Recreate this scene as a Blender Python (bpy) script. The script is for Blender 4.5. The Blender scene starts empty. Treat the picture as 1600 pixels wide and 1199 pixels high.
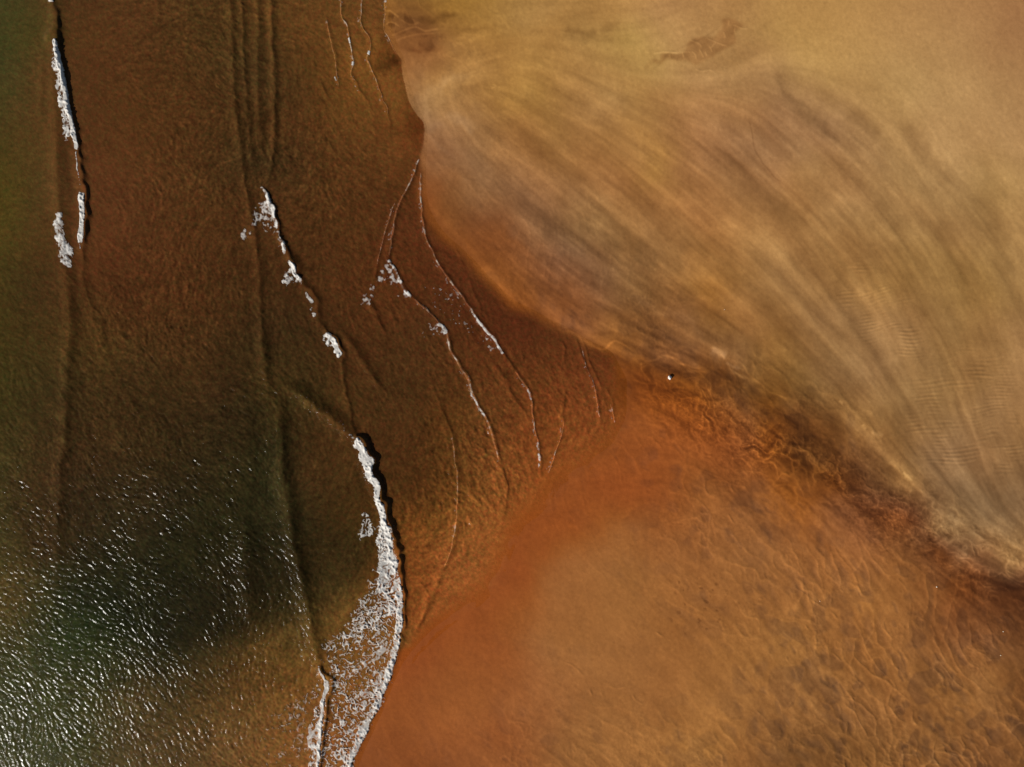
import bpy, math, random
import numpy as np

# ------------------------------------------------------------------ camera, sky, sun, exposure
scene = bpy.context.scene
PX = 0.1                                   # metres of beach per photograph pixel (160 m wide frame)
CAM_H = 106.7
cam_data = bpy.data.cameras.new("camera")
cam_data.lens = 24.0
cam_data.sensor_width = 36.0
cam_data.clip_end = 9000
cam = bpy.data.objects.new("camera", cam_data)
cam.location = (0, 0, CAM_H)
cam.rotation_euler = (0, 0, 0)             # straight down
scene.collection.objects.link(cam)
scene.camera = cam

SUN_EL = math.radians(31)
SUN_AZ = math.atan2(-0.58, -0.81)          # the sun stands over the lower left of the picture
world = bpy.data.worlds.new("World")
scene.world = world
world.use_nodes = True
wn = world.node_tree
bg = wn.nodes["Background"]
sky = wn.nodes.new("ShaderNodeTexSky")
sky.sky_type = 'NISHITA'
sky.sun_disc = False
sky.sun_elevation = SUN_EL
sky.sun_rotation = math.pi / 2 - SUN_AZ
wn.links.new(sky.outputs[0], bg.inputs[0])
bg.inputs[1].default_value = 0.05

sun_data = bpy.data.lights.new("sun", 'SUN')
sun_data.energy = 4.95
sun_data.angle = math.radians(0.5)
sun_data.color = (1.0, 0.955, 0.89)
sun = bpy.data.objects.new("sun", sun_data)
dx, dy, dz = math.cos(SUN_EL) * math.cos(SUN_AZ), math.cos(SUN_EL) * math.sin(SUN_AZ), math.sin(SUN_EL)
from mathutils import Vector, Matrix
sun.rotation_euler = Vector((dx, dy, dz)).to_track_quat('Z', 'Y').to_euler()
sun.location = (dx * 200, dy * 200, dz * 200)
scene.collection.objects.link(sun)

scene.view_settings.view_transform = 'Standard'
scene.view_settings.look = 'None'
scene.view_settings.exposure = 0.0
scene.view_settings.gamma = 1.0
scene.view_settings.use_curve_mapping = False

#FIELDS-BEGIN
import numpy as np, math
# ------------------------------------------------------------------ the lie of the beach, one cell per 10 cm
X0, Y0, X1, Y1 = -60, -50, 1660, 1250
WN, HN = X1 - X0, Y1 - Y0
f4 = np.float32
XX, YY = np.meshgrid(np.arange(X0, X1, dtype=f4), np.arange(Y0, Y1, dtype=f4))

def sm(a, b, x):
    t = np.clip((x - a) / (b - a), 0, 1)
    return t * t * (3 - 2 * t)

def _spread(g, n, L):
    """B-spline spread of lattice rows over n samples"""
    p = np.arange(n, dtype=f4) / f4(L)
    i = np.floor(p).astype(np.int32)
    t = (p - i)[:, None]
    o = 0
    for k, w in enumerate(((1 - t) ** 3 / 6, (3 * t ** 3 - 6 * t ** 2 + 4) / 6,
                           (-3 * t ** 3 + 3 * t ** 2 + 3 * t + 1) / 6, t ** 3 / 6)):
        o = o + w.astype(f4) * g[np.minimum(i + k, len(g) - 1)]
    return o

def noise(sx, seed, sy=None):
    sy = sy or sx
    nx, ny = int(WN / sx) + 5, int(HN / sy) + 5
    g = np.random.default_rng(seed).standard_normal((ny, nx)).astype(f4)
    o = _spread(np.ascontiguousarray(_spread(g, HN, sy).T), WN, sx).T
    return np.ascontiguousarray(o) / o[::5, ::5].std()

def fbm(s, seed, octs=4, gain=0.5):
    o = 0; a = 1
    for k in range(octs):
        o = o + a * noise(max(s / 2 ** k, 1.6), seed + 17 * k); a *= gain
    return o / o.std()

def remap(img, x, y):
    x = np.clip(x - X0, 0, WN - 1.001); y = np.clip(y - Y0, 0, HN - 1.001)
    i = x.astype(np.int32); j = y.astype(np.int32)
    fx = x - i; fy = y - j
    if img.ndim == 3: fx = fx[..., None]; fy = fy[..., None]
    return (img[j, i] * (1 - fx) + img[j, i + 1] * fx) * (1 - fy) + (img[j + 1, i] * (1 - fx) + img[j + 1, i + 1] * fx) * fy

def near(img, x, y):
    i = np.clip(x - X0 + .5, 0, WN - 1).astype(np.int32); j = np.clip(y - Y0 + .5, 0, HN - 1).astype(np.int32)
    return img[j, i]

def blur(a, r):
    r = int(r)
    if r < 1: return a
    for _ in range(2):
        for ax in (0, 1):
            p = np.pad(a, [(r + 1, r) if k == ax else (0, 0) for k in range(2)], mode='edge')
            c = np.cumsum(p, axis=ax, dtype=np.float64)
            n = a.shape[ax]
            hi = np.take(c, np.arange(2 * r + 1, 2 * r + 1 + n), axis=ax)
            lo = np.take(c, np.arange(0, n), axis=ax)
            a = ((hi - lo) / (2 * r + 1)).astype(f4)
    return a

def uniformize(a, x0=0, x1=None):
    s = np.sort(a[::7, x0:x1:7].ravel())
    return np.interp(a, s, np.linspace(0, 1, s.size)).astype(f4)

def rbf(pts, vals, step=8, lam=2.0):
    """smooth field through scattered control values"""
    P = np.array(pts, float); V = np.array(vals, float)
    if V.ndim == 1: V = V[:, None]
    d = np.hypot(P[:, None, 0] - P[None, :, 0], P[:, None, 1] - P[None, :, 1])
    n = len(P)
    ph = lambda r: np.sqrt(r * r + 400.0)
    A = np.zeros((n + 1, n + 1)); A[:n, :n] = ph(d) - lam * np.eye(n) ; A[:n, n] = 1; A[n, :n] = 1
    w = np.linalg.solve(A, np.vstack([V, np.zeros((1, V.shape[1]))]))
    gx = np.arange(X0, X1 + step, step); gy = np.arange(Y0, Y1 + step, step)
    GX, GY = np.meshgrid(np.clip(gx, -20, 1620), np.clip(gy, -20, 1219))
    D = ph(np.hypot(GX[..., None] - P[:, 0], GY[..., None] - P[:, 1]))
    G = (D @ w[:n] + w[n]).astype(f4)
    bx = np.arange(WN) / step; by = np.arange(HN) / step
    ix = bx.astype(int); iy = by.astype(int); fx = (bx - ix).astype(f4)[None, :, None]; fy = (by - iy).astype(f4)[:, None, None]
    R = G[iy] * (1 - fy) + G[iy + 1] * fy
    R = R[:, ix] * (1 - fx) + R[:, ix + 1] * fx
    return R[..., 0] if R.shape[2] == 1 else R

def spline(pts, ds=3.0):
    P = np.array(pts, float)
    if len(P) == 2: P = np.vstack([P[0], P.mean(0), P[1]])
    Q = np.vstack([2 * P[0] - P[1], P, 2 * P[-1] - P[-2]])
    out = []
    for k in range(1, len(Q) - 2):
        n = max(2, int(np.hypot(*(Q[k + 1] - Q[k])) / ds))
        t = np.linspace(0, 1, n, endpoint=False)[:, None]
        out.append(0.5 * ((2 * Q[k]) + (-Q[k - 1] + Q[k + 1]) * t + (2 * Q[k - 1] - 5 * Q[k] + 4 * Q[k + 1] - Q[k + 2]) * t ** 2
                          + (-Q[k - 1] + 3 * Q[k] - 3 * Q[k + 1] + Q[k + 2]) * t ** 3))
    out.append(P[-1:])
    return np.vstack(out)

WA = noise(40, 901), noise(40, 902)
WB = noise(9, 903), noise(9, 904)

def stroke(pts, R, wob=0.0, fine=0.0, ds=3.0):
    """signed distance to a curve (positive on its left-hand side walking along = east side walking down) and 0..1 along it"""
    S = spline(pts, ds)
    m = R + 2
    xa = int(max(X0, S[:, 0].min() - m)); xb = int(min(X1, S[:, 0].max() + m)); ya = int(max(Y0, S[:, 1].min() - m)); yb = int(min(Y1, S[:, 1].max() + m))
    if xb <= xa or yb <= ya: return None
    sl = (slice(ya - Y0, yb - Y0), slice(xa - X0, xb - X0))
    x = XX[sl]; y = YY[sl]
    if wob: x = x + wob * WA[0][sl]; y = y + wob * WA[1][sl]
    if fine: x = x + fine * WB[0][sl]; y = y + fine * WB[1][sl]
    D = np.full(x.shape, 1e3, f4); T = np.zeros(x.shape, f4)
    L = np.concatenate([[0], np.cumsum(np.hypot(*np.diff(S, axis=0).T))]); L /= L[-1]
    pad = R + 3 * (wob + fine) + 3
    for k in range(len(S) - 1):
        a = S[k]; b = S[k + 1]
        i0 = max(0, int(min(a[0], b[0]) - pad - xa)); i1 = int(max(a[0], b[0]) + pad - xa) + 1
        j0 = max(0, int(min(a[1], b[1]) - pad - ya)); j1 = int(max(a[1], b[1]) + pad - ya) + 1
        if i1 <= 0 or j1 <= 0: continue
        q = (slice(j0, j1), slice(i0, i1))
        px = x[q] - a[0]; py = y[q] - a[1]; ex, ey = b - a; l2 = ex * ex + ey * ey + 1e-9
        t = np.clip((px * ex + py * ey) / l2, 0, 1)
        d = np.hypot(px - t * ex, py - t * ey)
        sgn = np.where(px * ey - py * ex > 0, 1, -1)
        o = D[q]; up = d < np.abs(o)
        o[up] = (d * sgn)[up]
        T[q][up] = (L[k] + t * (L[k + 1] - L[k]))[up]
    return sl, D, T

def taper(T, a=0.15, b=0.15):
    return sm(0, a, T) * sm(0, b, 1 - T) if a and b else (sm(0, a, T) if a else (sm(0, b, 1 - T) if b else 1.0))

def polymask(pts, feather=0, wob=0.0, fine=0.0):
    P = np.array(pts, float); m = feather * 2 + 10
    xa = int(max(X0, P[:, 0].min() - m)); xb = int(min(X1, P[:, 0].max() + m)); ya = int(max(Y0, P[:, 1].min() - m)); yb = int(min(Y1, P[:, 1].max() + m))
    sl = (slice(ya - Y0, yb - Y0), slice(xa - X0, xb - X0))
    x = XX[sl] + wob * WA[0][sl] + fine * WB[0][sl]; y = YY[sl] + wob * WA[1][sl] + fine * WB[1][sl]
    c = np.zeros(x.shape, bool)
    for k in range(len(P)):
        (ax, ay), (bx, by) = P[k], P[k - 1]
        if ay == by: continue
        c ^= ((ay > y) != (by > y)) & (x < (bx - ax) * (y - ay) / (by - ay) + ax)
    return sl, blur(c.astype(f4), feather)

# ---------- direction field: wind streaks on the sand, crests of the ripples on the water (degrees, clockwise from right)
DIRS = [(640,130,80),(700,60,-20),(800,30,-10),(900,50,5),(760,110,-15),(680,150,75),(700,250,50),(800,150,25),(900,120,25),(850,250,40),
 (1000,200,33),(1000,350,42),(1100,100,-12),(1150,50,-35),(1300,80,5),(1500,80,70),(1200,200,42),(1200,350,45),(1350,250,48),(1450,300,53),
 (1550,350,55),(1500,450,62),(1400,450,58),(1300,450,53),(1200,500,45),(1300,600,46),(1400,700,50),(1450,600,65),(1550,600,73),(1550,750,66),
 (1500,800,45),(1580,870,22),(850,430,40),(950,500,25),(1100,560,25),(1000,450,40),(1100,620,30),(1250,690,38),(1400,800,37),(1550,900,25),
 (1000,900,40),(1100,800,50),(1200,900,55),(1300,1000,60),(1400,1100,60),(1500,1000,60),(1550,1150,50),(900,1000,30),(950,1150,35),(1100,1150,35),
 (800,1100,30),(800,900,-25),(700,1050,60),(900,800,-20),(1000,760,-10),
 (200,100,5),(330,60,10),(330,120,8),(260,260,80),(340,250,110),(250,480,100),(180,520,60),(350,450,110),(300,610,30),(50,300,10),(100,700,60),
 (150,800,32),(250,800,25),(60,950,45),(250,1000,48),(150,1050,50),(50,1150,62),(350,1050,80),(430,1030,98),(300,1150,42),(450,850,60),
 (500,750,-60),(480,860,5),(520,900,100),(600,600,45),(500,300,100),(450,200,80),(550,250,30),(600,450,60),(650,550,45),(700,600,60),
 (750,700,60),(740,780,68),(680,850,112),(820,650,85),(900,650,95),(660,960,115),(620,700,100),(700,500,60)]
a2 = np.radians([d[2] for d in DIRS]) * 2
cs = rbf([d[:2] for d in DIRS], np.stack([np.cos(a2), np.sin(a2)], 1), step=16)
ANG0 = (0.5 * np.arctan2(cs[..., 1], cs[..., 0])).astype(f4)

from concurrent.futures import ThreadPoolExecutor
POOL = ThreadPoolExecutor(4)
def lic(src, ang, L, step=1.0, res=1, cols=None):
    """smear src along the direction field (only between the columns asked for)"""
    ca, cb = cols or (X0, X1)
    ca = max(ca, X0) - X0; cb = min(cb, X1) - X0
    c = np.cos(ang).astype(f4).ravel(); s = np.sin(ang).astype(f4).ravel(); S = src.astype(f4).ravel()
    def band(r0, r1):
        yy, xx = np.meshgrid(np.arange(r0, r1, res, dtype=f4), np.arange(ca, cb, res, dtype=f4), indexing='ij')
        ix = (yy * WN + xx).astype(np.int32)
        acc = S[ix].copy(); wt = 1.0
        c0 = c[ix]; s0 = s[ix]
        for sg in (1, -1):
            px, py = xx.copy(), yy.copy(); lc = c0 * sg; ls = s0 * sg
            for k in range(1, int(L / step) + 1):
                px += lc * f4(step); py += ls * f4(step)
                np.clip(px, 0, WN - 1, out=px); np.clip(py, 0, HN - 1, out=py)
                ix = py.astype(np.int32) * WN + px.astype(np.int32)
                nc = c[ix]; ns = s[ix]
                f = np.where(nc * lc + ns * ls < 0, f4(-1), f4(1))
                lc = nc * f; ls = ns * f
                w = f4(0.5 + 0.5 * math.cos(math.pi * k * step / (L + step)))
                acc += w * S[ix]; wt += 2 * w if sg == 1 else 0
        return acc / wt
    n = 8; edges = [int(v) // res * res for v in np.linspace(0, HN, n + 1)]; edges[-1] = HN
    acc = np.vstack(list(POOL.map(lambda k: band(edges[k], edges[k + 1]), range(n))))
    if res > 1:
        acc = np.repeat(np.repeat(acc, res, 0), res, 1)[:HN, :cb - ca]
        acc = blur(acc, res // 2)
    out = np.zeros((HN, WN), f4); out[:, ca:cb] = acc / acc.std()
    return out

def worley(sx, sy, deg, seed, w1=.5, w2=.2, cols=(560, 1700), jit=.95):
    """cells stretched along a direction: returns nearest distance, gap to the second nearest, and a random number per cell"""
    ca = max(cols[0], X0) - X0; cb = min(cols[1], X1) - X0
    q = (slice(None), slice(ca, cb))
    c, s = math.cos(math.radians(deg)), math.sin(math.radians(deg))
    wn_ = [noise(sx * 1.6, seed + 1)[q], noise(sx * 1.6, seed + 2)[q], noise(sy * .45, seed + 3)[q], noise(sy * .45, seed + 4)[q]]
    x = XX[q] + sy * (w1 * wn_[0] + w2 * wn_[2]); y = YY[q] + sy * (w1 * wn_[1] + w2 * wn_[3])
    u = ((x * c + y * s) / sx).astype(f4); v = ((-x * s + y * c) / sy).astype(f4)
    n = 512; R = np.random.default_rng(seed).random((n, n, 3)).astype(f4)
    def band(r):
        uu = u[r]; vv = v[r]; iu = np.floor(uu).astype(np.int32); iv = np.floor(vv).astype(np.int32)
        f1 = np.full(uu.shape, 9, f4); f2 = f1.copy(); idn = np.zeros(uu.shape, f4)
        for a in (-1, 0, 1):
            for b in (-1, 0, 1):
                p = R[(iv + b) % n, (iu + a) % n]
                d = np.hypot(iu + a + .5 + (p[..., 0] - .5) * jit - uu, iv + b + .5 + (p[..., 1] - .5) * jit - vv)
                lt = d < f1
                f2 = np.where(lt, f1, np.minimum(f2, d)); f1 = np.where(lt, d, f1); idn = np.where(lt, p[..., 2], idn)
        return f1, f2 - f1, idn
    ed = np.linspace(0, HN, 9).astype(int)
    o = list(POOL.map(lambda k: band(slice(ed[k], ed[k + 1])), range(8)))
    res = []
    for k in range(3):
        z = np.full((HN, WN), 1.0 if k == 1 else 0.0, f4); z[q] = np.vstack([t[k] for t in o]); res.append(z)
    return res

# ---------- waterline
COAST = [(600,-100),(600,0),(602,20),(600,45),(607,60),(618,80),(628,95),(627,102),(632,130),(640,160),(648,175),(660,190),(663,200),(662,225),
 (657,245),(658,270),(656,300),(660,320),(668,345),(690,375),(715,390),(735,412),(760,440),(780,460),(800,481),(830,489),(850,504),(880,515),
 (900,524),(915,540),(940,545),(960,560),(966,600),(968,640),(966,665),(945,692),(900,722),(860,738),(846,748),(842,780),(800,802),(790,830),
 (775,860),(765,900),(720,940),(690,960),(660,985),(640,1010),(626,1015),(612,1052),(592,1105),(577,1140),(562,1170),(552,1199),(520,1310)]
_, SEA = polymask([tuple(p) for p in spline(COAST, 6)] + [(-140, 1310), (-140, -110)], 0, 0, 0.35)
_sea = np.zeros((HN, WN), f4); _sea[_] = SEA; SEA = _sea
SEA[:, :60] = np.maximum(SEA[:, :60], 1)
feather = np.clip(rbf([(600,0),(640,100),(660,200),(657,260),(665,330),(720,395),(780,450),(850,500),(930,545),(960,640),(850,745),(770,860),(640,1010),(600,1090),(550,1199)],
                      [0,0,0,3,7,10,10,6,5,24,26,24,4,0,0], lam=0), 0, 30)
B1, B2, B3 = blur(SEA, 2), blur(SEA, 7), blur(SEA, 18)
MIXW = np.where(feather < 2, SEA, 0)
MIXW = SEA * np.clip(1 - feather / 2, 0, 1) + B1 * np.clip(1 - abs(feather - 2) / 3, 0, 1) * (feather > 0) 
wsum = np.clip(1 - feather / 2, 0, 1) + np.clip(1 - abs(feather - 2) / 3, 0, 1) * (feather > 0)
w2 = np.clip(1 - abs(feather - 9) / 8, 0, 1); w3 = np.clip((feather - 10) / 8, 0, 1)
MIXW = (MIXW + B2 * w2 + B3 * w3) / (wsum + w2 + w3 + 1e-6)

# ---------- colours by place (as they look in daylight, 0-255)
WATER = [(0,0,68,59,27),(0,100,69,59,27),(40,60,75,60,26),(0,200,73,58,24),(40,160,81,56,26),(0,300,79,60,22),(60,300,81,56,26),(0,400,75,58,22),(60,450,71,48,22),(0,500,69,52,20),
 (0,620,64,51,20),(60,620,66,49,22),(0,740,62,49,22),(60,740,68,45,22),(0,850,68,55,26),(60,850,62,43,20),(0,950,80,61,28),(50,930,68,55,26),(0,1050,60,56,26),(60,1050,60,56,26),(0,1150,60,56,26),
 (60,1150,60,56,26),(0,1199,60,56,26),(120,1000,42,46,20),(120,930,38,36,16),(120,1080,60,56,26),(120,1150,60,56,26),(200,950,36,34,15),(200,880,42,36,17),(200,1020,44,40,18),(200,1100,72,56,28),(200,1180,80,60,32),(110,860,50,38,18),
 (110,790,58,40,20),(180,780,56,40,20),(260,780,46,34,17),(300,870,40,34,15),(280,950,36,30,14),(350,900,42,32,15),(370,980,44,33,14),(300,1030,54,42,20),(300,1100,82,58,28),(300,1180,90,64,34),(380,1040,84,56,24),(400,1100,104,68,32),
 (380,1180,112,74,38),(430,1000,84,58,26),(470,1030,100,68,30),(440,1060,104,68,30),(460,1150,128,80,38),(480,1199,130,80,40),
 (110,0,82,50,24),(105,100,86,52,25),(130,50,86,52,24),(140,150,88,52,25),(140,250,92,52,26),(150,330,92,52,26),(150,420,88,48,23),(200,50,84,50,24),(200,200,88,52,24),(220,330,86,49,24),(200,450,80,45,21),(160,540,76,50,22),
 (150,620,66,44,20),(150,700,64,42,20),(220,560,68,44,20),(250,640,60,40,18),(230,720,56,39,18),(300,480,80,46,21),(300,580,66,42,19),(330,700,50,37,17),(350,620,60,38,18),(380,760,46,36,16),(340,800,42,34,15),
 (300,60,82,52,24),(300,180,84,50,23),(300,330,82,48,22),(370,60,78,52,24),(370,200,76,48,22),(360,380,76,44,20),(370,480,68,42,19),(380,560,60,40,18),(415,100,76,50,24),(412,240,62,42,20),
 (395,640,54,38,17),(420,520,66,42,20),(430,600,66,46,20),(435,700,48,38,17),(425,760,50,42,20),(460,820,48,37,17),(440,900,42,32,14),(470,950,62,46,20),(400,840,40,33,15),
 (450,60,94,58,26),(450,200,84,50,23),(460,320,82,48,22),(500,100,102,62,27),(500,220,86,51,23),(520,350,82,47,21),(480,420,76,44,20),(560,60,112,68,30),(560,130,118,72,30),(560,250,96,56,25),(580,350,88,49,22),
 (600,170,118,70,30),(620,50,112,66,30),(600,90,122,72,30),(618,92,98,50,20),(605,108,104,58,24),(615,150,128,76,34),(640,200,104,54,22),(650,225,108,56,24),(620,240,108,62,28),(630,280,92,50,22),(600,220,104,60,27),
 (640,340,90,46,22),(640,420,90,46,21),(680,400,92,46,22),(600,470,88,47,21),(540,470,78,44,20),(480,520,64,40,18),(520,620,74,46,20),(480,600,60,42,18),(560,560,76,44,20),(600,620,74,45,20),(660,520,80,45,21),(700,470,84,44,21),
 (760,480,86,42,20),(810,520,88,42,20),(860,540,94,48,22),(720,560,88,47,21),(780,620,100,54,24),(660,620,78,46,20),(600,700,80,46,20),(650,690,80,46,20),(620,780,86,50,20),(660,760,88,50,20),(700,660,88,50,20),(740,660,96,56,24),(640,820,112,62,24),(680,800,114,66,26),
 (720,740,110,64,26),(760,720,112,62,27),(780,780,132,74,32),(740,830,138,78,34),(700,880,138,76,34),(660,900,136,72,30),(660,960,138,74,32),(635,960,134,72,30),(820,680,120,62,27),(830,600,104,55,24),(820,740,138,74,32),(880,600,110,55,25),(900,560,98,50,23),
 (940,590,104,52,24),(950,640,130,68,30),(900,660,132,68,30),(890,700,138,72,31),(520,740,72,46,20),(480,720,70,44,20),(540,800,66,44,18),(500,800,64,42,18),(480,880,54,38,16),(540,880,60,40,17),(560,840,62,42,17),(570,920,90,58,24),(520,950,78,54,24),(560,980,112,70,30),
 (540,1050,134,82,36),(600,980,120,76,32),(580,1050,130,80,36),(520,1120,130,78,36),(560,1100,134,80,36),(530,1190,134,80,38),(450,1199,122,76,36)]
SAND = [(620,20,138,90,40),(660,30,120,76,36),(640,60,132,82,40),(680,60,138,88,44),(720,20,158,112,48),(700,50,140,94,46),(655,100,158,108,60),(650,140,152,106,62),(680,100,166,116,62),(720,100,170,122,66),(760,60,168,120,60),(800,20,170,126,67),(800,80,176,128,66),
 (860,20,176,130,71),(880,45,168,122,64),(920,60,164,122,66),(950,20,174,128,69),(1000,60,178,138,74),(1050,20,177,130,78),(1050,90,179,136,79),(1100,140,175,128,77),(1150,10,175,128,74),(1200,50,179,136,77),(1300,40,181,136,77),(1400,60,183,138,83),(1500,60,179,134,83),
 (1590,20,159,112,69),(1595,100,169,124,77),(1540,130,179,136,85),(1400,150,181,140,85),(1300,130,181,138,81),(1250,120,183,140,83),(1220,150,161,118,75),(1290,190,165,122,79),(1450,220,179,136,85),(1540,230,179,136,85),(1595,250,179,136,85),(1350,180,173,130,79),
 (670,160,152,110,66),(690,190,146,102,64),(660,230,148,94,52),(720,170,156,110,62),(770,160,164,116,58),(830,150,170,124,62),(760,230,148,104,62),(690,240,136,88,50),(680,280,134,80,40),(700,320,128,78,37),(665,300,132,74,36),(740,290,142,96,56),(800,220,156,106,56),(860,190,158,112,58),
 (900,150,166,120,66),(960,170,166,120,68),(1000,180,160,114,60),(1050,190,163,114,65),(900,250,152,104,56),(850,300,150,102,60),(960,290,156,106,58),(1020,270,164,116,58),(1100,230,155,106,63),(1160,180,167,120,73),(1180,240,157,112,71),(1080,330,158,108,60),(1150,310,158,110,62),
 (1170,370,160,114,64),(1000,350,152,106,59),(920,340,150,108,63),(840,360,132,88,51),(780,340,124,76,41),(720,360,126,72,33),(760,390,124,68,31),(800,410,126,72,35),(760,420,130,74,33),(820,450,132,76,35),(860,420,126,78,45),(880,480,132,76,37),(900,400,138,96,59),(940,450,126,82,47),
 (1000,420,142,102,59),(960,400,144,102,57),(1060,420,156,108,58),(920,510,134,80,41),(980,530,132,80,34),(1000,490,128,82,40),(1060,500,134,88,47),(1060,550,142,88,45),(1110,530,122,80,41),(1100,460,150,100,45),(1150,500,144,98,51),(1150,560,120,80,43),(1200,540,140,96,47),
 (1200,430,158,114,66),(1250,350,162,116,66),(1260,260,162,118,70),(1330,280,166,122,74),(1300,350,158,116,68),(1400,260,160,120,72),(1370,330,162,120,72),(1450,340,164,124,74),(1520,350,158,118,70),(1560,300,172,132,78),(1595,400,162,122,72),(1300,420,156,112,62),(1280,480,152,110,66),
 (1400,420,156,114,62),(1480,430,154,114,62),(1550,450,154,114,62),(1340,500,156,114,68),(1420,520,154,112,66),(1500,530,150,110,62),(1590,520,154,112,66),(1300,580,138,100,58),(1360,580,148,108,66),(1430,620,146,108,64),(1500,620,150,110,64),(1570,620,152,110,66),(1250,600,132,92,45),
 (1360,640,151,108,60),(1320,660,137,92,46),(1400,680,137,96,52),(1460,700,136,100,64),(1530,720,144,104,64),(1595,700,142,102,60),(1590,800,124,90,56),(1530,790,126,94,60),(1470,770,134,98,62),(1420,740,149,106,58),(1370,710,129,86,46),(1340,700,125,80,40),
 (1470,820,148,106,62),(1520,850,138,98,60),(1590,865,150,106,60),(1560,900,108,66,36),(1440,850,120,74,38),(1500,880,134,84,46),(1590,885,122,78,46),(1590,910,88,48,24),(1595,940,92,50,24),(1540,920,104,58,28),
 (1000,560,114,60,21),(980,600,118,60,20),(1050,580,112,58,20),(1040,620,136,70,23),(1000,660,140,74,33),(960,620,122,62,20),(1100,590,114,64,23),(1100,640,130,68,23),(1150,620,116,70,29),(1150,660,120,66,32),(1200,640,111,64,20),(1240,660,93,54,22),(1270,670,95,56,22),
 (1200,690,135,72,26),(1260,710,95,54,20),(1310,730,91,50,20),(1330,760,89,48,20),(1290,760,119,64,22),(1380,790,96,56,30),(1420,810,90,48,24),(1460,840,92,50,24),(1400,830,110,60,28),(1480,870,96,50,22),(1530,900,106,56,26),(1500,900,124,70,32),
 (1100,700,142,76,35),(1050,700,144,76,34),(1000,720,146,76,34),(940,720,144,74,32),(900,760,140,72,31),(860,790,142,72,30),(960,780,142,72,31),(1030,790,142,76,35),(1100,760,140,82,38),(1170,740,138,78,36),(1230,760,143,80,30),(1180,790,142,86,42),(1300,800,142,84,42),
 (1350,840,142,84,44),(1400,880,152,95,47),(1450,920,144,89,43),(1500,950,124,72,36),(900,830,146,76,32),(850,860,146,76,32),(820,900,146,74,32),(800,960,146,78,34),(780,1020,148,80,38),(740,1000,146,76,33),(700,1050,144,78,36),(680,1120,146,80,38),(740,1100,148,84,40),
 (620,1100,140,74,32),(600,1190,138,74,34),(660,1190,140,76,36),(740,1190,142,80,40),(800,1150,144,80,40),(830,1190,144,86,42),(780,860,146,74,31),(720,940,146,74,32),(680,1000,142,72,30),(650,1040,140,70,30),
 (960,830,152,90,42),(900,880,154,94,46),(860,930,154,94,46),(840,1000,154,96,48),(840,1080,154,94,48),(900,960,156,98,48),(980,900,154,98,48),(1050,880,152,94,46),(1000,1000,156,100,50),(1100,900,150,94,46),(1060,960,152,96,46),(900,1080,154,98,50),
 (960,1150,154,100,50),(1050,1080,156,100,50),(880,1160,144,92,46),(1100,1170,158,106,52),(1150,1050,156,102,50),(1150,960,154,98,48),(1200,880,149,94,47),(1280,850,148,90,44),(1270,930,153,98,49),(1230,1000,154,102,50),(1350,920,160,103,49),(1330,980,150,95,46),
 (1420,960,146,93,47),(1300,1050,147,96,47),(1220,1100,148,97,49),(1380,1020,152,97,47),(1450,1040,146,95,47),(1500,1010,142,89,45),(1580,1000,124,77,39),(1550,1060,140,91,45),(1590,1110,128,81,39),(1480,1120,140,91,45),(1400,1100,144,93,47),(1320,1120,140,91,46),
 (1230,1170,128,84,42),(1340,1190,129,84,40),(1440,1180,134,87,43),(1540,1180,128,81,41),(1160,1190,146,94,46),(1595,1190,116,73,35)]
def colmap(T):
    return rbf([t[:2] for t in T], [t[2:] for t in T], lam=4.0)
warp = 6.0
CW = colmap(WATER); CS = colmap(SAND)
wx = XX + 7 * WA[0] + 1.5 * WB[0]; wy = YY + 7 * WA[1] + 1.5 * WB[1]
CS = np.clip(remap(CS, wx, wy), 4, 255)
CW = np.clip(remap(CW, XX + 5 * WA[1], YY + 9 * WA[0]), 4, 255)

def lin(c):
    c = c / 255.0
    return np.where(c <= 0.04045, c / 12.92, ((c + 0.055) / 1.055) ** 2.4).astype(f4)
CS = lin(CS); CW = lin(CW)

# ---------- sand: drifts, veins, hollows
ZS = np.zeros((HN, WN), f4)              # relief of the sand, metres
LUM = np.zeros((HN, WN), f4)             # how much paler (+) or darker (-) the sand lies, log scale
TINT = np.zeros((HN, WN), f4)            # + greyer veil, - redder sand
ANGS = ANG0 + 0.035 * noise(60, 40)
def amp(L, **k):
    return np.clip(rbf([a[:2] for a in L], [a[2] for a in L], **k), 0, None)
a_streak = amp([(640,60,.3),(700,150,.8),(800,60,.6),(900,50,.7),(1000,100,.4),(1300,60,.1),(1500,100,.15),(1250,180,.8),(1450,220,.5),(1590,250,.3),(900,200,1),(1100,200,1),(1200,300,1.1),(1400,300,1.1),
  (1550,350,.9),(1000,400,1.1),(1200,450,1.),(1400,500,.9),(1560,550,.7),(1300,600,1.2),(1500,700,1.2),(1580,800,1.3),(1450,800,1.3),(1580,880,1.4),(850,400,1.2),(750,350,.8),(900,520,1.4),(1100,560,1.5),
  (1000,600,.8),(1200,680,1.2),(1350,770,1.3),(1500,880,1.5),(1000,720,.35),(800,850,.1),(900,950,.1),(1100,800,.5),(1200,900,.45),(1400,950,.6),(1500,1100,.6),(1250,1100,.6),(1000,1000,.15),(900,1150,.45),(700,1050,.2),(640,1150,.25)])
s1 = lic(noise(14, 51), ANGS, 90, 3.0, 3, (560, 1700))
s2 = lic(noise(4.5, 52), ANGS, 90, 3.0, 2, (560, 1700))
s3 = lic(noise(2.4, 53), ANGS, 30, 2.0, 1, (560, 1700))
LUM += a_streak * (0.082 * s1 + 0.046 * s2 + 0.026 * s3)
TINT += a_streak * 0.05 * lic(noise(22, 54), ANGS, 90, 4.0, 4, (560, 1700))
ZS += a_streak * (0.010 * s1 + 0.006 * s2 + .0016 * s3)
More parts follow.
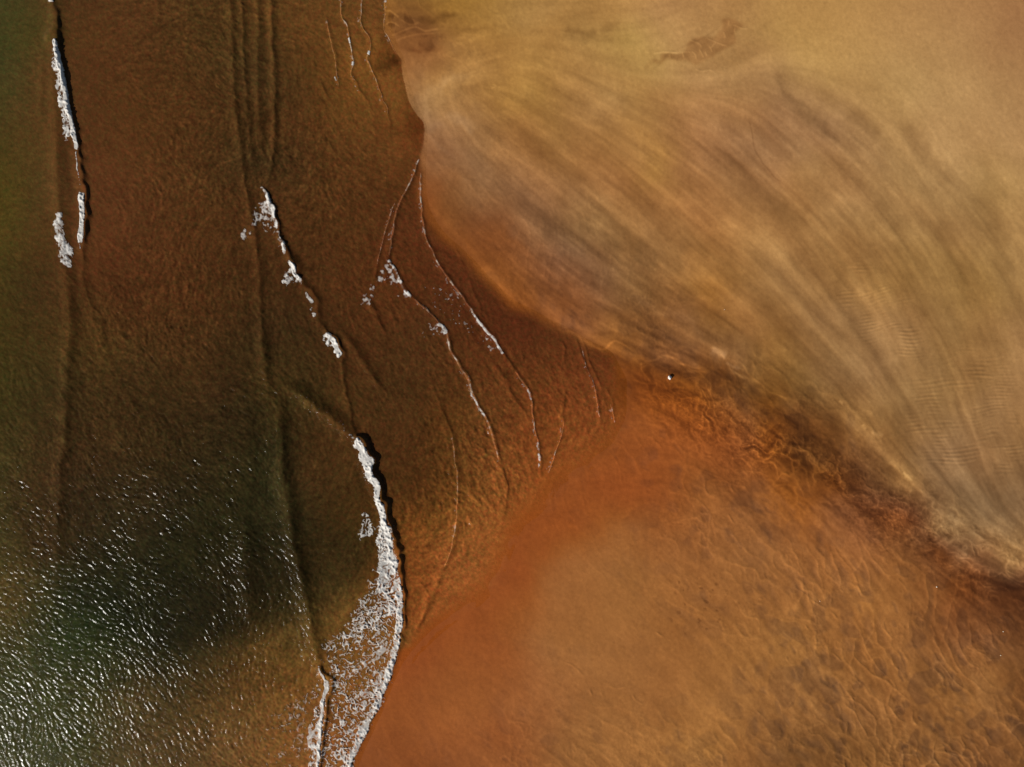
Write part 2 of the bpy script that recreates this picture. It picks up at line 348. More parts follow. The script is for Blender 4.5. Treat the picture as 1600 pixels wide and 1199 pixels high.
LUM += 0.03 * fbm(90, 60, 5) + 0.022 * fbm(3, 61, 2) + .016 * noise(1.5, 64) + .045 * (.3 + a_streak) * fbm(20, 62, 4)

STRK = [
 ([(925,556),(965,560),(995,572)],8,-.2,0),([(1005,578),(1035,566),(1065,578),(1095,592)],9,-.28,0),([(1100,590),(1130,585),(1160,600)],8,-.2,0),([(1110,570),(1150,585),(1190,600)],3,.18,0),([(880,508),(920,520),(960,520),(1000,530)],4,-.16,0),([(1000,540),(1040,545),(1085,560)],3,-.2,0),
 ([(1060,585),(1085,580),(1110,600),(1100,620)],2,.2,0),([(985,590),(1010,600),(1030,596)],1.6,.2,0),([(1000,560),(1005,580),(1020,600)],1.4,.18,0),([(1165,600),(1190,620),(1215,630)],7,-.22,.1),([(1180,640),(1205,650)],6,-.2,.1),([(1195,610),(1225,625),(1250,650)],2,.2,0),
 ([(600,17),(612,19),(624,30)],1.3,.3,0),([(601,41),(612,34),(626,42)],1.2,.3,0),([(606,58),(625,50),(645,42),(668,46),(700,44)],1.6,.26,0),([(612,66),(640,56),(665,51),(690,52)],1.6,.2,0),([(622,30),(640,38),(660,34)],1.4,.2,0),
 ([(632,30),(648,30)],8,-.3,-.1),([(606,24),(616,26)],5,-.3,-.1),([(606,38),(618,38)],4,-.28,-.1),([(616,50),(636,50)],4,-.25,0),([(655,24),(672,30),(700,26),(720,22)],6,-.22,0),([(650,62),(668,66),(680,60)],6,-.22,-.1),([(640,74),(660,82)],3,-.15,-.2),
 ([(1140,25),(1100,60),(1060,75),(1010,115)],2,-.1,0),([(1200,30),(1180,60),(1150,90),(1120,100)],14,-.05,0),([(660,140),(650,165),(662,190),(690,200)],7,-.09,.4),([(700,110),(690,140),(700,165)],6,.06,.1),([(735,105),(720,130),(730,155)],5,-.07,0),
 ([(770,130),(776,134),(768,138)],1.2,.18,0),([(660,230),(690,240),(710,260),(690,250)],6,-.1,.1),([(665,205),(690,230),(720,255)],3,.08,.2),
 # curve, half width, paler/darker, tint
 ([(815,108),(845,118),(885,138)],8,-.16,0),([(560+230,95),(860,115),(930,150),(1000,212),(1060,268),(1105,312),(1150,352),(1200,395),(1255,445),(1300,500)],10,.10,-.1),
 ([(760,185),(800,200),(850,235),(900,275)],12,-.08,0),([(950,142),(1000,150),(1040,170),(1075,200)],20,-.12,0),([(1090,220),(1150,255),(1190,300),(1230,340),(1285,400)],14,-.16,0),([(1085,208),(1125,228),(1180,262),(1240,318),(1290,380),(1340,440),(1368,475)],4,.09,.1),
 ([(1205,105),(1222,135),(1245,165),(1275,190),(1310,225)],9,-.2,.1),([(1225,165),(1260,205),(1300,255),(1340,300)],7,-.1,0),([(1240,150),(1275,195),(1310,235),(1350,270)],5,.07,0),([(1322,175),(1345,190),(1375,215)],14,-.12,0),
 ([(1385,158),(1402,180),(1432,215),(1462,255),(1492,292),(1525,330),(1555,375),(1575,410)],13,-.17,0),([(1400,285),(1440,320),(1480,380),(1510,430),(1530,470)],10,.09,0),([(1550,255),(1600,310),(1640,380)],16,.1,0),([(1360,350),(1400,410),(1430,460),(1445,520)],14,-.1,0),
 ([(1290,360),(1325,415),(1355,470),(1400,540),(1430,600),(1450,660)],8,.08,0),([(1292,425),(1312,452),(1332,485),(1350,515)],11,-.11,0),([(1478,575),(1500,620),(1522,680),(1542,735),(1562,795)],2.5,.12,0),([(1420,470),(1460,508),(1490,560),(1512,605)],2.5,-.12,0),
 ([(1425,750),(1462,790),(1505,822),(1550,852),(1610,872)],4,.13,.0),([(1295,640),(1345,672),(1385,715),(1430,752)],5,.16,.1),([(1400,620),(1420,660),(1442,692),(1480,742),(1512,795)],5,.1,0),([(1436,670),(1468,728),(1492,762),(1535,815)],10,-.13,.1),([(1390,560),(1415,610),(1450,690)],7,-.09,0),
 ([(980,452),(1030,490),(1080,510),(1110,543)],6,.1,.25),([(1105,545),(1125,553),(1133,560)],6,.3,.7),([(1130,566),(1145,572),(1160,578)],3,.28,.6),([(655,170),(680,215),(720,245),(765,275),(810,305),(850,350),(905,410),(960,450),(1000,480)],22,.06,.3),
 ([(740,120),(700,120),(668,150),(672,185),(700,205)],9,.08,.3),([(700,170),(730,195),(750,215)],7,.06,.5),([(752,345),(790,368),(830,402),(870,440)],12,-.14,-.1),([(768,356),(810,388),(850,422),(905,452),(940,480)],6,.08,-.15),
 ([(705,385),(755,425),(800,458),(850,488),(900,512),(960,528),(1000,545)],9,.07,0),([(870,400),(915,432),(960,470)],9,-.1,-.1),([(895,335),(945,378),(1000,418),(1040,455)],7,-.12,0),([(985,365),(1015,392),(1050,425)],9,-.11,0),([(835,328),(870,352),(890,372)],9,-.08,0),
 ([(1040,150),(1100,170),(1140,190)],10,.07,0),([(850,250),(920,300),(980,340),(1040,400)],6,.05,0),([(1000,290),(1080,360),(1140,420)],12,.06,-.1),([(1080,375),(1130,425),(1180,470),(1230,520)],7,-.1,0),([(1200,400),(1230,440),(1270,485),(1330,540)],4,-.12,0),
 ([(640,45),(680,55),(720,50),(780,40)],6,-.12,0),([(880,50),(905,50),(940,52)],8,-.16,0),([(935,42),(960,34),(980,30)],8,-.14,0),([(610,70),(650,75),(700,78)],5,-.12,-.1),([(640,90),(680,85),(720,70),(780,55)],7,.08,0),
 ([(920,540),(945,545),(962,534),(978,540),(1000,552)],1.8,.26,-.2),([(990,548),(1012,563),(1040,554),(1060,566),(1085,574),(1105,580)],2,.26,-.1),([(1040,556),(1060,562),(1075,575),(1110,585)],2,.25,-.2),([(1135,573),(1160,590),(1150,586)],2,.25,.2),
 ([(1000,505),(1060,530),(1100,550)],6,-.12,.2),([(880,512),(895,520),(910,530),(930,540)],3,.12,-.2),([(1480,885),(1540,905),(1620,918)],7,-.25,0),
 ([(1255,590),(1285,610),(1305,625)],4,.1,-.1),([(1310,628),(1318,633)],2,.3,0),([(1346,662),(1354,672)],2,.3,0),([(1360,675),(1380,683)],4,.25,.2),([(1410,738),(1420,745),(1424,752)],2.2,.25,.1),
 ([(1170,640),(1200,672),(1230,690),(1270,698)],3,-.35,0),([(1030,615),(1065,608),(1100,622),(1138,625)],2.5,-.3,0),([(1125,635),(1160,665),(1190,690)],2.5,-.3,0),([(1180,795),(1200,800)],3,-.1,0),([(1170,440),(1175,447)],3,-.1,0),
 ([(1540,895),(1600,910)],5,-.3,.2),([(1440,820),(1470,860),(1520,890),(1600,925)],9,-.14,-.3),([(1205,700),(1240,720),(1290,740),(1330,785),(1400,820)],7,-.14,-.2),([(1400,805),(1440,820),(1470,840)],8,-.12,-.2),
 ([(842,735),(850,760),(900,750)],3,.0,0),([(1170,178),(1176,215),(1185,245),(1205,270),(1228,292)],1.3,-.2,0)]
for pts, w, a, tn in STRK:
    r = stroke(pts, w * 3, 2.5 if w > 5 else .6, 2.2 if w > 5 else .9)
    if r is None: continue
    sl, D, T = r
    g = np.exp(-(D / w) ** 2) * taper(T, .2, .2)
    LUM[sl] += (1.3 if w > 4 else 1) * a * g; TINT[sl] += tn * g * .55
    ZS[sl] += 0.016 * np.sign(a) * min(abs(a), .2) / .2 * g * min(w / 6, 1)

# damp mottled patch with thin ribs, upper sand
sl, m = polymask([(1008,112),(1018,98),(1040,86),(1068,80),(1074,66),(1092,60),(1115,58),(1122,48),(1132,33),(1148,31),(1158,40),(1156,52),(1140,70),(1130,75),(1118,82),(1105,92),(1088,102),(1070,94),(1040,92),(1020,98)], 2, 1.5, 2.5)
LUM[sl] -= (0.26 + .08 * WB[0][sl]) * m; TINT[sl] -= .2 * m
for pts in ([(1037,83),(1058,82),(1076,81),(1082,88)],[(1066,81),(1069,90)],[(1080,80),(1086,86),(1087,94)],[(1092,76),(1096,84),(1099,92)],[(1101,80),(1104,88)],[(1108,72),(1113,82)],[(1078,62),(1090,68),(1095,72),(1096,78)],
            [(1104,60),(1118,66),(1128,70),(1140,72)],[(1118,66),(1110,76)],[(1139,32),(1138,42)],[(1148,52),(1149,44)],[(1085,108),(1095,112),(1108,110),(1118,114)],[(1020,84),(1040,82),(1060,82)],[(1146,40),(1160,46),(1170,44)],[(1047,84),(1048,92)],[(1130,50),(1134,60)]):
    sl, D, T = stroke(pts, 6, 0, .4, 1.5)
    g = np.exp(-(D / 1.0) ** 2) * taper(T, .1, .2); LUM[sl] += .22 * g; ZS[sl] += .02 * g

# rippled washboards
def washboard(poly, lam, ang, a, seed):
    sl, m = polymask(poly, 10, 2, 3)
    c, s = math.cos(math.radians(ang)), math.sin(math.radians(ang))
    v = (-XX[sl] * s + YY[sl] * c) + 2.4 * noise(26, seed)[sl] + 1.2 * noise(60, seed + 1)[sl]
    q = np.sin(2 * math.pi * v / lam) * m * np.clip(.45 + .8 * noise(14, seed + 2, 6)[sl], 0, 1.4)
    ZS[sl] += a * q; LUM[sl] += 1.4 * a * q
washboard([(1290,410),(1335,400),(1420,465),(1450,560),(1470,580),(1400,580),(1320,500)], 6, -14, .028, 300)
washboard([(1420,600),(1560,560),(1605,700),(1590,740),(1480,740),(1420,690)], 6.5, -6, .024, 310)
washboard([(1470,530),(1560,540),(1600,640),(1500,600)], 5.5, -8, .02, 320)

# vein network of the lower right and the dark braided band
a_vein = amp([(640,40,.35),(700,70,.3),(800,80,.1),(1100,70,.1),(1300,100,.0),(1000,300,0),(1400,300,0),(1500,600,.0),(1150,540,.25),(1250,590,.3),(1400,700,.25),(1520,800,.2),(900,540,.6),(1000,580,.8),(1100,600,.9),(1200,660,1.1),(1300,720,1.2),(1400,810,1.2),(1500,880,1.1),(1590,930,.8),
  (960,640,.5),(1050,650,.8),(1150,720,.9),(1000,720,.35),(1100,800,.75),(900,780,.25),(1200,820,.6),(1300,850,.6),(1400,880,.8),(850,900,.1),(950,920,.15),(1050,940,.4),(1200,930,.8),(1350,940,.8),(1450,980,.9),(1550,1000,.9),(1000,1050,.1),(1100,1060,.2),
  (1200,1040,.8),(1300,1100,1.2),(1420,1120,1.3),(1550,1150,1.1),(1050,1150,.5),(900,1100,.35),(820,1150,.5),(950,1180,.5),(740,1100,.1),(700,1000,.1),(640,1150,.15)])
def ridged(s, seed, wrp=0.8, jit=None):
    n = noise(s, seed)
    n = remap(n, XX + wrp * s * noise(s * 2.2, seed + 1), YY + wrp * s * noise(s * 2.2, seed + 2))
    return np.abs(n)
band_w = np.exp(-((((XX - 1000) * .53 - (YY - 575)) / 1.13 + 16) / 52) ** 2) * sm(930, 1080, XX)     # the dark braided band
A1, G1_, I1 = worley(66, 25, 57, 400, .9, .10)
A2, G2_, I2 = worley(34, 14, 58, 410, .8, .14)
A3, G3_, I3 = worley(50, 21, 36, 420, .9, .35)
A4, G4_, I4 = worley(17, 8, 38, 430, 1.0, .4)
A5, G5_, I5 = worley(18, 8, 58, 440, .7, .2)
fade = sm(-1.2, .7, noise(38, 79)); fade2 = sm(-.8, 1.0, noise(22, 78))
def edge(g, w): return np.exp(-(g / w) ** 2)
lower = a_vein * (1 - band_w)
VE = lower * (.15 + .85 * fade) * (edge(G1_, .075) * (.35 + .65 * sm(.3, .8, I1)) + .55 * fade2 * edge(G2_, .12) * sm(.15, .8, I2) * 1.6 + .7 * sm(-.2, 1.1, noise(30, 77)) * edge(G5_, .13))
VB = band_w * a_vein * (.75 * edge(G3_, .12) * (.3 + .7 * fade2) + .7 * fade * edge(G4_, .16))
halo = lower * (edge(G1_, .34) * (.3 + .7 * fade) + .4 * edge(G2_, .4) * fade2)
LUM += .12 * VE + .05 * halo + .34 * VB + .14 * band_w * edge(G3_, .4)  # lit look of the raised veins put into the sand tone
ZS += .06 * VE + .03 * halo + .06 * VB
hol = lower * (sm(.42, .08, A1) * sm(.3, .7, I1) + .95 * sm(.42, .15, A2) * sm(.55, .8, I2)) * (.3 + .7 * sm(-1, .6, noise(50, 81)))
LUM -= .17 * hol; TINT += .25 * hol; ZS -= .03 * hol
hb = band_w * (sm(.5, .1, A3) * sm(.3, .8, I3) + .4 * sm(.5, .1, A4) * sm(.4, .8, I4))
LUM -= .30 * hb; ZS -= .03 * hb
sp = sm(.7, 1.35, lic(noise(13, 82), ANGS, 14, 2, 2, (560, 1700)))
LUM -= .19 * sp * lower * (1 - .6 * VE.clip(0, 1)); TINT += .2 * sp * lower
LUM -= .03 * lower
r2 = lic(noise(3.5, 75), ANGS, 9, 1.5, 1, (560, 1700))
LUM += .04 * r2 * a_vein; ZS += .007 * r2 * a_vein
N87 = noise(5, 87)
RDG = [([(925,1024),(935,1035),(925,1035)],0),([(922,1068),(921,1076),(924,1085),(927,1092)],1.6),([(939,1082),(941,1090)],1.0),([(914,1130),(913,1140),(911,1147),(918,1149)],1.6),([(888,1168),(890,1178)],1.5),([(894,1170),(897,1176)],1.2),([(820,1130),(823,1135),(820,1150)],1.2),
 ([(800,1128),(820,1131),(840,1143)],1.5),([(850,1195),(866,1194)],1.3),([(880,1033),(900,1045),(915,1058)],1.4),([(985,1080),(1000,1098),(1014,1105)],1.2),([(950,1072),(970,1078),(985,1070)],1.2),([(1020,985),(1040,995),(1052,1003)],1.5),([(1294,955),(1302,962),(1310,972)],2.0),
 ([(1255,975),(1262,983)],1.6),([(1227,1022),(1236,1038),(1246,1040)],1.5),([(1078,783),(1085,797),(1100,801),(1105,798)],1.6),([(1137,800),(1148,820)],1.5),([(1245,822),(1258,826)],1.6),([(1145,715),(1140,705)],1.2),([(1185,935),(1192,938)],1.6),([(1360,925),(1358,920),(1368,922)],1.5),
 ([(1288,1018),(1305,1022),(1316,1032),(1322,1018)],1.4),([(1335,1075),(1345,1085),(1360,1100),(1372,1125)],1.5),([(1375,1080),(1385,1110),(1395,1140)],1.8),([(1420,1100),(1426,1125),(1438,1135)],1.8),([(1310,1090),(1315,1140),(1322,1155)],1.5),([(1240,1150),(1255,1165),(1275,1185)],2.2),([(1210,1163),(1222,1175)],2.),
 ([(1260,905),(1262,930),(1280,948),(1296,950),(1298,930),(1285,910)],1.5),([(1400,900),(1420,930)],1.4),([(1430,960),(1455,980),(1465,995)],1.6),([(1500,1130),(1510,1150),(1530,1170)],1.5),([(1060,905),(1065,915)],1.),([(1160,875),(1168,888)],1.4),([(1180,1110),(1200,1130)],1.4),([(1385,1020),(1400,1040),(1420,1055)],1.4),
 ([(1050,560),(1045,590),(1060,605)],1.2),([(980,600),(985,620),(1005,628)],1.2),([(1100,650),(1090,690)],1.),([(1260,700),(1290,690),(1300,710),(1320,715)],1.6),([(1290,715),(1310,735),(1318,750)],1.4),([(1320,720),(1340,745),(1355,760),(1380,768)],1.8),([(1240,745),(1225,740),(1215,750)],1.2)]
for pts, w in RDG:
    if not w: continue
    sl, D, T = stroke(pts, 8, 1.0, 1.1, 1.5)
    g = np.exp(-(D / (w * .8)) ** 2) * taper(T, .3, .3) * (.55 + .45 * N87[sl].clip(-1, 1))
    ZS[sl] += .07 * g; LUM[sl] += .10 * g
# small pits and darker flecks
sl, m = polymask([(1045,905),(1140,900),(1130,1000),(1050,1010)], 12, 2, 2)
fl = sm(1.3, 2.2, noise(3, 88)[sl]) * m; LUM[sl] -= .22 * fl; ZS[sl] -= .015 * fl
ZS += .004 * fbm(3.4, 90, 2)
ZS += .03 * fbm(120, 91, 3)

_k = sm(.0, .5, a_vein)
LUM += (.2 + .5 * _k) * (LUM - blur(LUM, 2)) + (.25 + .2 * _k) * (LUM - blur(LUM, 9))
LUM += .06
CS[..., 2] *= 1 - .2 * sm(2.7, 3.7, CS[..., 0] / CS[..., 1]) - .02
COLS = CS * np.exp(LUM[..., None] * np.array([.88, 1.0, 1.12], f4))
g = COLS.mean(-1, keepdims=True)
tp = np.clip(TINT, -.7, .7)[..., None]
COLS = np.where(tp > 0, COLS * (1 - .30 * tp) + g * np.array([1.02, .92, .72], f4) * .30 * tp, COLS * (1 + tp * np.array([-.10, .25, .40], f4)))

# ---------- the sea: swell, ripples
ZW = np.zeros((HN, WN), f4)
LW = np.zeros((HN, WN), f4)              # paler or darker water: stirred sand, plus painted light and shade of the waves
# curve, rise (m), half width seaward, half width shoreward, sharpen, tapers
SWELL = [
 ([(76,-60),(80,0),(88,30),(92,62),(99,110),(109,160),(119,210),(125,245),(131,290),(134,330),(134,375),(131,412),(137,470),(155,530),(175,570),(192,605)],((0,.35),(.1,.1),(.17,.4),(.3,.45),(.45,.25),(.52,.3),(.62,.45),(.68,.12),(.8,.07),(1,.04)),12,3.0,0,.2),
 ([(84,-60),(84,100),(88,200),(92,320),(104,420),(108,500),(107,600),(98,700),(90,830),(88,960)],.2,14,8,.1,.2),
 ([(70,60),(60,200)],.06,10,6,.2,.2),
 ([(361,-60),(361,30),(365,120),(372,200),(382,280),(392,330),(402,400),(408,480),(414,560),(420,640),(424,720)],.17,8,5,.05,.3),
 ([(377,-60),(378,10),(381,100),(385,170),(392,240),(400,290)],.16,6,4,.05,.15),
 ([(400,-60),(402,30),(402,130),(404,200),(407,270)],.14,7,4.5,.05,.2),
 ([(424,-60),(425,30),(427,100),(427,200),(422,260),(416,300)],.2,7,4,.05,.15),
 ([(404,290),(420,308),(431,340),(438,370),(448,390),(462,410),(471,440),(488,460),(496,490),(510,515),(527,535),(534,555),(537,600),(545,640),(556,684)],((0,.1),(.07,.25),(.2,.25),(.3,.3),(.4,.12),(.47,.2),(.55,.07),(.66,.35),(.7,.08),(.9,.1),(1,.2)),8,3.0,.04,.05),
 ([(520,505),(535,525),(555,545),(575,575),(595,605),(612,620)],.16,9,5,.2,.3),
 ([(440,598),(465,615),(485,628),(510,646),(530,664),(552,686)],.3,12,8,.2,.05),
 ([(440,570),(440,640),(440,700),(446,760),(456,820),(468,880),(480,930),(488,975),(496,1030),(506,1046)],.32,17,9,.25,.05),
 ([(408,500),(411,560),(416,610)],.12,9,6,.2,.3),
 ([(384,780),(384,860),(388,930),(396,1000)],.18,16,12,.3,.3),
 ([(552,680),(570,686),(577,705),(584,730),(592,745),(599,765),(607,800),(617,835),(624,860),(629,890),(632,920),(630,970),(627,1000),(620,1030),(612,1052),(604,1077),(592,1107),(577,1142),(562,1172),(552,1201),(530,1280)],((0,.5),(.03,.62),(.2,.6),(.33,.5),(.42,.32),(.55,.2),(1,.1)),14,3.4,.01,.2),
 ([(498,1036),(505,1052),(519,1060),(517,1078),(512,1100),(507,1150),(502,1201),(498,1290)],.28,9,2.6,.04,.0),
 ([(657,243),(645,275),(627,310),(618,340),(614,370),(608,405),(617,418),(626,435),(641,460),(656,475),(676,493),(691,510),(702,525),(707,545),(718,565),(737,600),(748,630),(763,658),(773,682),(780,712),(790,745),(793,770),(787,808),(778,850),(772,895)],.12,6,2.0,.03,.2),
 ([(622,300),(609,340),(601,370),(592,400),(585,430),(577,465)],.07,4,2,.1,.2),
 ([(658,262),(657,300),(661,340),(666,368),(681,400),(701,435),(731,475),(761,515),(776,530),(787,552),(797,567),(807,582),(822,602),(832,627),(835,660),(841,690),(845,735),(846,765)],.10,7,2.0,.03,.1),
 ([(575,465),(585,490),(595,512),(608,530)],.12,6,3,.1,.3),
 ([(668,590),(692,640),(706,680),(714,730),(715,790),(707,850),(694,890),(672,935),(640,1000)],.09,8,2.6,.15,.1),
 ([(760,560),(785,590),(805,625),(822,650),(832,680)],.08,6,3,.2,.3),
 ([(899,520),(906,545),(918,575),(930,610),(935,640),(940,672)],.07,4,1.8,.1,.2),
 ([(908,522),(918,550),(930,582),(944,620)],.07,3,1.6,.1,.2),
 ([(876,530),(882,548),(880,570)],.05,4,2,.2,.2),([(945,600),(955,630),(961,665)],.05,3,1.6,.2,.2),
 ([(884,600),(882,640),(878,680),(866,712),(855,742),(847,758)],.07,4,1.6,.1,.2),
 ([(531,-60),(533,0),(535,25),(543,40),(547,60),(550,85),(554,98),(549,112),(550,120),(559,130),(563,142),(573,155),(588,190)],.06,4,1.6,.05,.2),
 ([(567,-60),(566,0),(566,35),(573,50),(580,65),(577,80),(574,92),(581,105),(591,130),(600,155),(607,170),(609,200),(613,225),(611,242)],.06,4,1.6,.05,.2),
 ([(508,22),(513,40),(521,70),(525,100),(528,122),(533,140),(543,155)],.06,4,1.8,.1,.3),([(503,128),(508,140),(511,152)],.07,4,1.8,.1,.3),
 ([(710+5,500),(740,530),(760,560)],.03,5,3,.2,.3),
 ([(730,430),(745,470),(755,500),(760,515)],.04,3,1.5,.2,.3),([(708,370),(718,400),(728,430)],.03,3,1.5,.2,.3),
 ([(655,905),(668,930),(660,960),(645,985),(634,1000)],.05,4,2,.1,.2),([(690,905),(670,945),(650,985)],.05,4,2,.1,.2)]
for pts, h, wl, wr, ta, tb in SWELL:
    R = max(wl, wr) * 3
    sl, D, T = stroke(pts, R, .6, 1.9 if isinstance(h, tuple) else .8)
    w = np.where(D > 0, wr, wl)
    if isinstance(h, tuple): hh = np.interp(T, [q[0] for q in h], [q[1] for q in h]).astype(f4)
    else: hh = h
    g = np.exp(-(np.abs(D) / w) ** 1.7) * taper(T, ta, tb)
    ZW[sl] += hh * g
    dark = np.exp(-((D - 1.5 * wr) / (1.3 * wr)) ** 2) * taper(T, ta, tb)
    LW[sl] -= (.09 + np.minimum(hh, .4) * .6) * dark; LW[sl] += (.06 + np.minimum(hh, .3) * .45) * np.exp(-((D + .4 * wl) / (.6 * wl)) ** 2) * taper(T, ta, tb)  # shaded shoreward face and lit seaward flank painted into the water tone
a_rip = amp([(0,0,.15),(50,100,.15),(0,300,.2),(60,450,.25),(0,600,.4),(60,650,.5),(0,750,1.1),(0,900,1.),(0,1100,.75),(60,1050,.8),(60,1180,.8),(150,800,1.4),(150,950,1.1),(200,1100,1.3),(250,900,1.5),(300,1000,1.3),(300,1150,1.2),
  (380,1100,1.),(440,1050,1.0),(450,1150,.8),(150,50,.2),(200,150,.2),(150,300,.2),(160,420,.3),(220,250,.3),(290,60,.8),(300,200,.7),(340,300,.9),(250,420,.8),(200,500,1.0),(300,500,.9),(350,420,.65),(250,600,.7),(350,600,.8),(150,650,1.),(200,720,1.3),(330,720,1.2),
  (370,820,1.4),(420,700,1.1),(440,100,.45),(460,250,.9),(520,300,.7),(500,150,.35),(570,100,.25),(620,150,.12),(640,220,.12),(580,250,.35),(560,380,.5),(480,450,.5),(620,450,.45),(660,380,.25),(700,450,.3),(780,500,.25),(860,520,.15),(720,550,.5),(640,580,.5),(560,600,.5),(800,600,.6),
  (700,650,.7),(760,680,.9),(780,760,.9),(740,780,1.1),(700,840,.9),(650,900,.7),(680,950,.35),(860,640,.6),(920,640,.55),(880,700,.5),(940,560,.2),(620,720,.5),(560,740,.6),(490,720,.7),(500,800,.45),(500,900,.8),(460,950,.8),(560,960,.6),(540,1100,.6),(600,1000,.5),(770,860,.4)])
ANGW = ANG0 + .33 * noise(34, 41) + .12 * noise(12, 42)
WC = (-60, 1010)
p1 = lic(noise(1.9, 101), ANGW, 4, 1.0, 1, WC)
p2 = lic(noise(3.0, 102), ANGW, 9, 1.0, 1, WC)
p3 = noise(1.7, 103)
CH = [(404,290),(420,308),(431,340),(438,370),(448,390),(462,410),(471,440),(488,460),(496,490),(510,515),(527,535),(534,555),(537,600),(545,640),(556,684)]
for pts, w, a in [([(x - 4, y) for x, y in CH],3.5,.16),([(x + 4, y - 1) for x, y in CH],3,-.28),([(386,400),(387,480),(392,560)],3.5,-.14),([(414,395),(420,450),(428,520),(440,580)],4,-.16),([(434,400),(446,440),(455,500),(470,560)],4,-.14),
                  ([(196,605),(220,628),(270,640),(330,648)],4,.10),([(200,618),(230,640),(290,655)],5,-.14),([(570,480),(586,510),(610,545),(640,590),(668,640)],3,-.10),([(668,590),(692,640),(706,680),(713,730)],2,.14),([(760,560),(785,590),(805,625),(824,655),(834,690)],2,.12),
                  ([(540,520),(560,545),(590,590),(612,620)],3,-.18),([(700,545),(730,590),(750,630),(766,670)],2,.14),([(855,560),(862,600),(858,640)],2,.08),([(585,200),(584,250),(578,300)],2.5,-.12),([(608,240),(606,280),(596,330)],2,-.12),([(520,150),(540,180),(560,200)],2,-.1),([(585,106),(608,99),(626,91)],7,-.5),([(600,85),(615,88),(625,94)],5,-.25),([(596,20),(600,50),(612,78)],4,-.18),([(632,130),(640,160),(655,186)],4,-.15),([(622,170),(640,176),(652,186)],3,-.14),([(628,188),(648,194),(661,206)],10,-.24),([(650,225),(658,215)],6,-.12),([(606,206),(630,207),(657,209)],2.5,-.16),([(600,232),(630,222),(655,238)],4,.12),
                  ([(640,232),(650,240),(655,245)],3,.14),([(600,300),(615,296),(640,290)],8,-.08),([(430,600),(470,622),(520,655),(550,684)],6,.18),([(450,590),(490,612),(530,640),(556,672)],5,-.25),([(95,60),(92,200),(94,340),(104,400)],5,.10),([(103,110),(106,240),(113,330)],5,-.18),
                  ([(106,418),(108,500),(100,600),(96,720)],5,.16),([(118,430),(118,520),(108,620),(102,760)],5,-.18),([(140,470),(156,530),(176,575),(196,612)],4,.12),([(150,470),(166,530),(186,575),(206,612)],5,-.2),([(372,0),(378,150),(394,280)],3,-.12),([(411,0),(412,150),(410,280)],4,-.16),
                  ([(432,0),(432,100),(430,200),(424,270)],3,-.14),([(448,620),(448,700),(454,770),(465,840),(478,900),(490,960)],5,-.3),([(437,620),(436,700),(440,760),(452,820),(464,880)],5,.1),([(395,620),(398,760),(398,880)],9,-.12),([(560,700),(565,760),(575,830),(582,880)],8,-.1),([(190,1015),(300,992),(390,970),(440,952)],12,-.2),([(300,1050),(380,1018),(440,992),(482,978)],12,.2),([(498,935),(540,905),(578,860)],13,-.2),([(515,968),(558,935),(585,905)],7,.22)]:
    sl, D, T = stroke(pts, w * 2.5, 1.5, 1.5); LW[sl] += a * np.exp(-(D / w) ** 2) * taper(T, .15, .15)  # lit and shaded sides of crests painted in, beside tones of the bottom
patch = np.clip(1 + .22 * noise(28, 105) + .18 * noise(11, 106), .2, 2)
big = sm(590, 700, XX) * sm(560, 720, YY)         # longer ripples where the water thins out over the orange flats
gz = sm(500, 330, XX) * sm(600, 800, YY)
p5 = lic(noise(1.7, 109), ANGW, 7, 1.0, 1, WC)
p4 = lic(noise(4.6, 107), ANGW, 12, 1.0, 1, (560, 1010))
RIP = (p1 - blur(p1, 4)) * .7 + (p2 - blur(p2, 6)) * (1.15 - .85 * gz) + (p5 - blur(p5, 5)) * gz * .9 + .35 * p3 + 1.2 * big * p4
_fl = sm(5, 18, feather)
shore = sm(0.02, .9, blur(SEA, 5)) * (1 - _fl) + sm(.25, 1, blur(SEA, 20)) * _fl
RIP_A = .0150
AR = .25 + 1.45 * a_rip
AR = AR / (1 + .38 * AR)
glint = sm(420, 150, XX) * sm(700, 900, YY)
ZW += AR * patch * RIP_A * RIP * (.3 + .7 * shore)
LW += (.2 + .9 * a_rip) * (.15 * p1 + .13 * p2 * (1 - .5 * gz)) / (1 + .5 * a_rip) + (.05 + .07 * np.clip(a_rip, 0, 1)) * noise(1.6, 111) + .04 + .04 * fbm(60, 112, 4)  # light and dark of the ripples painted into the tone
ZW *= (.15 + .85 * shore)
LW += .05 * lic(noise(6, 113), ANGW, 30, 2, 2, WC) * a_rip
LW += .15 * (LW - blur(LW, 4))
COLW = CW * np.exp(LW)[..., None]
ch = 0.05 * noise(1.8, 120)
COLW = COLW * np.stack([.91 + ch, 1 - .6 * ch, .97 + 0 * ch], -1)

ZW -= .3 * (1 - sm(0, .12, blur(SEA, 22)))
m3 = MIXW[..., None]
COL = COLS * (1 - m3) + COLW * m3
ZWET = blur(SEA, 6); flat = sm(5, 18, feather)
ZWET = ZWET * (1 - flat) + blur(SEA, 24) * flat
ZS = ZS * (1 - .92 * sm(0, .35, blur(SEA, 22))) + .012 * flat * noise(16, 96) + .03 - .12 * sm(.05, 1, ZWET) - .1 * sm(.1, 1, blur(SEA, 20)) - .2 * sm(.3, 1, blur(SEA, 40))

# ---------- foam: how much of the water it covers
_, L1, _i = worley(15, 11, 20, 500, .9, .6, (50, 850)); _, L2, _j = worley(8, 6, 70, 510, .9, .6, (50, 850))
fl_ = noise(12, 205); fl2 = noise(2.0, 206)
LACE = uniformize(-np.minimum(L1 * (1 + .3 * fl_), L2 * 1.5 + .12) - .05 * fl2, 115, 880)
GRAIN = uniformize(noise(3.2, 220) + .7 * noise(1.8, 221) + .5 * noise(8, 222))
#FIELDS-END

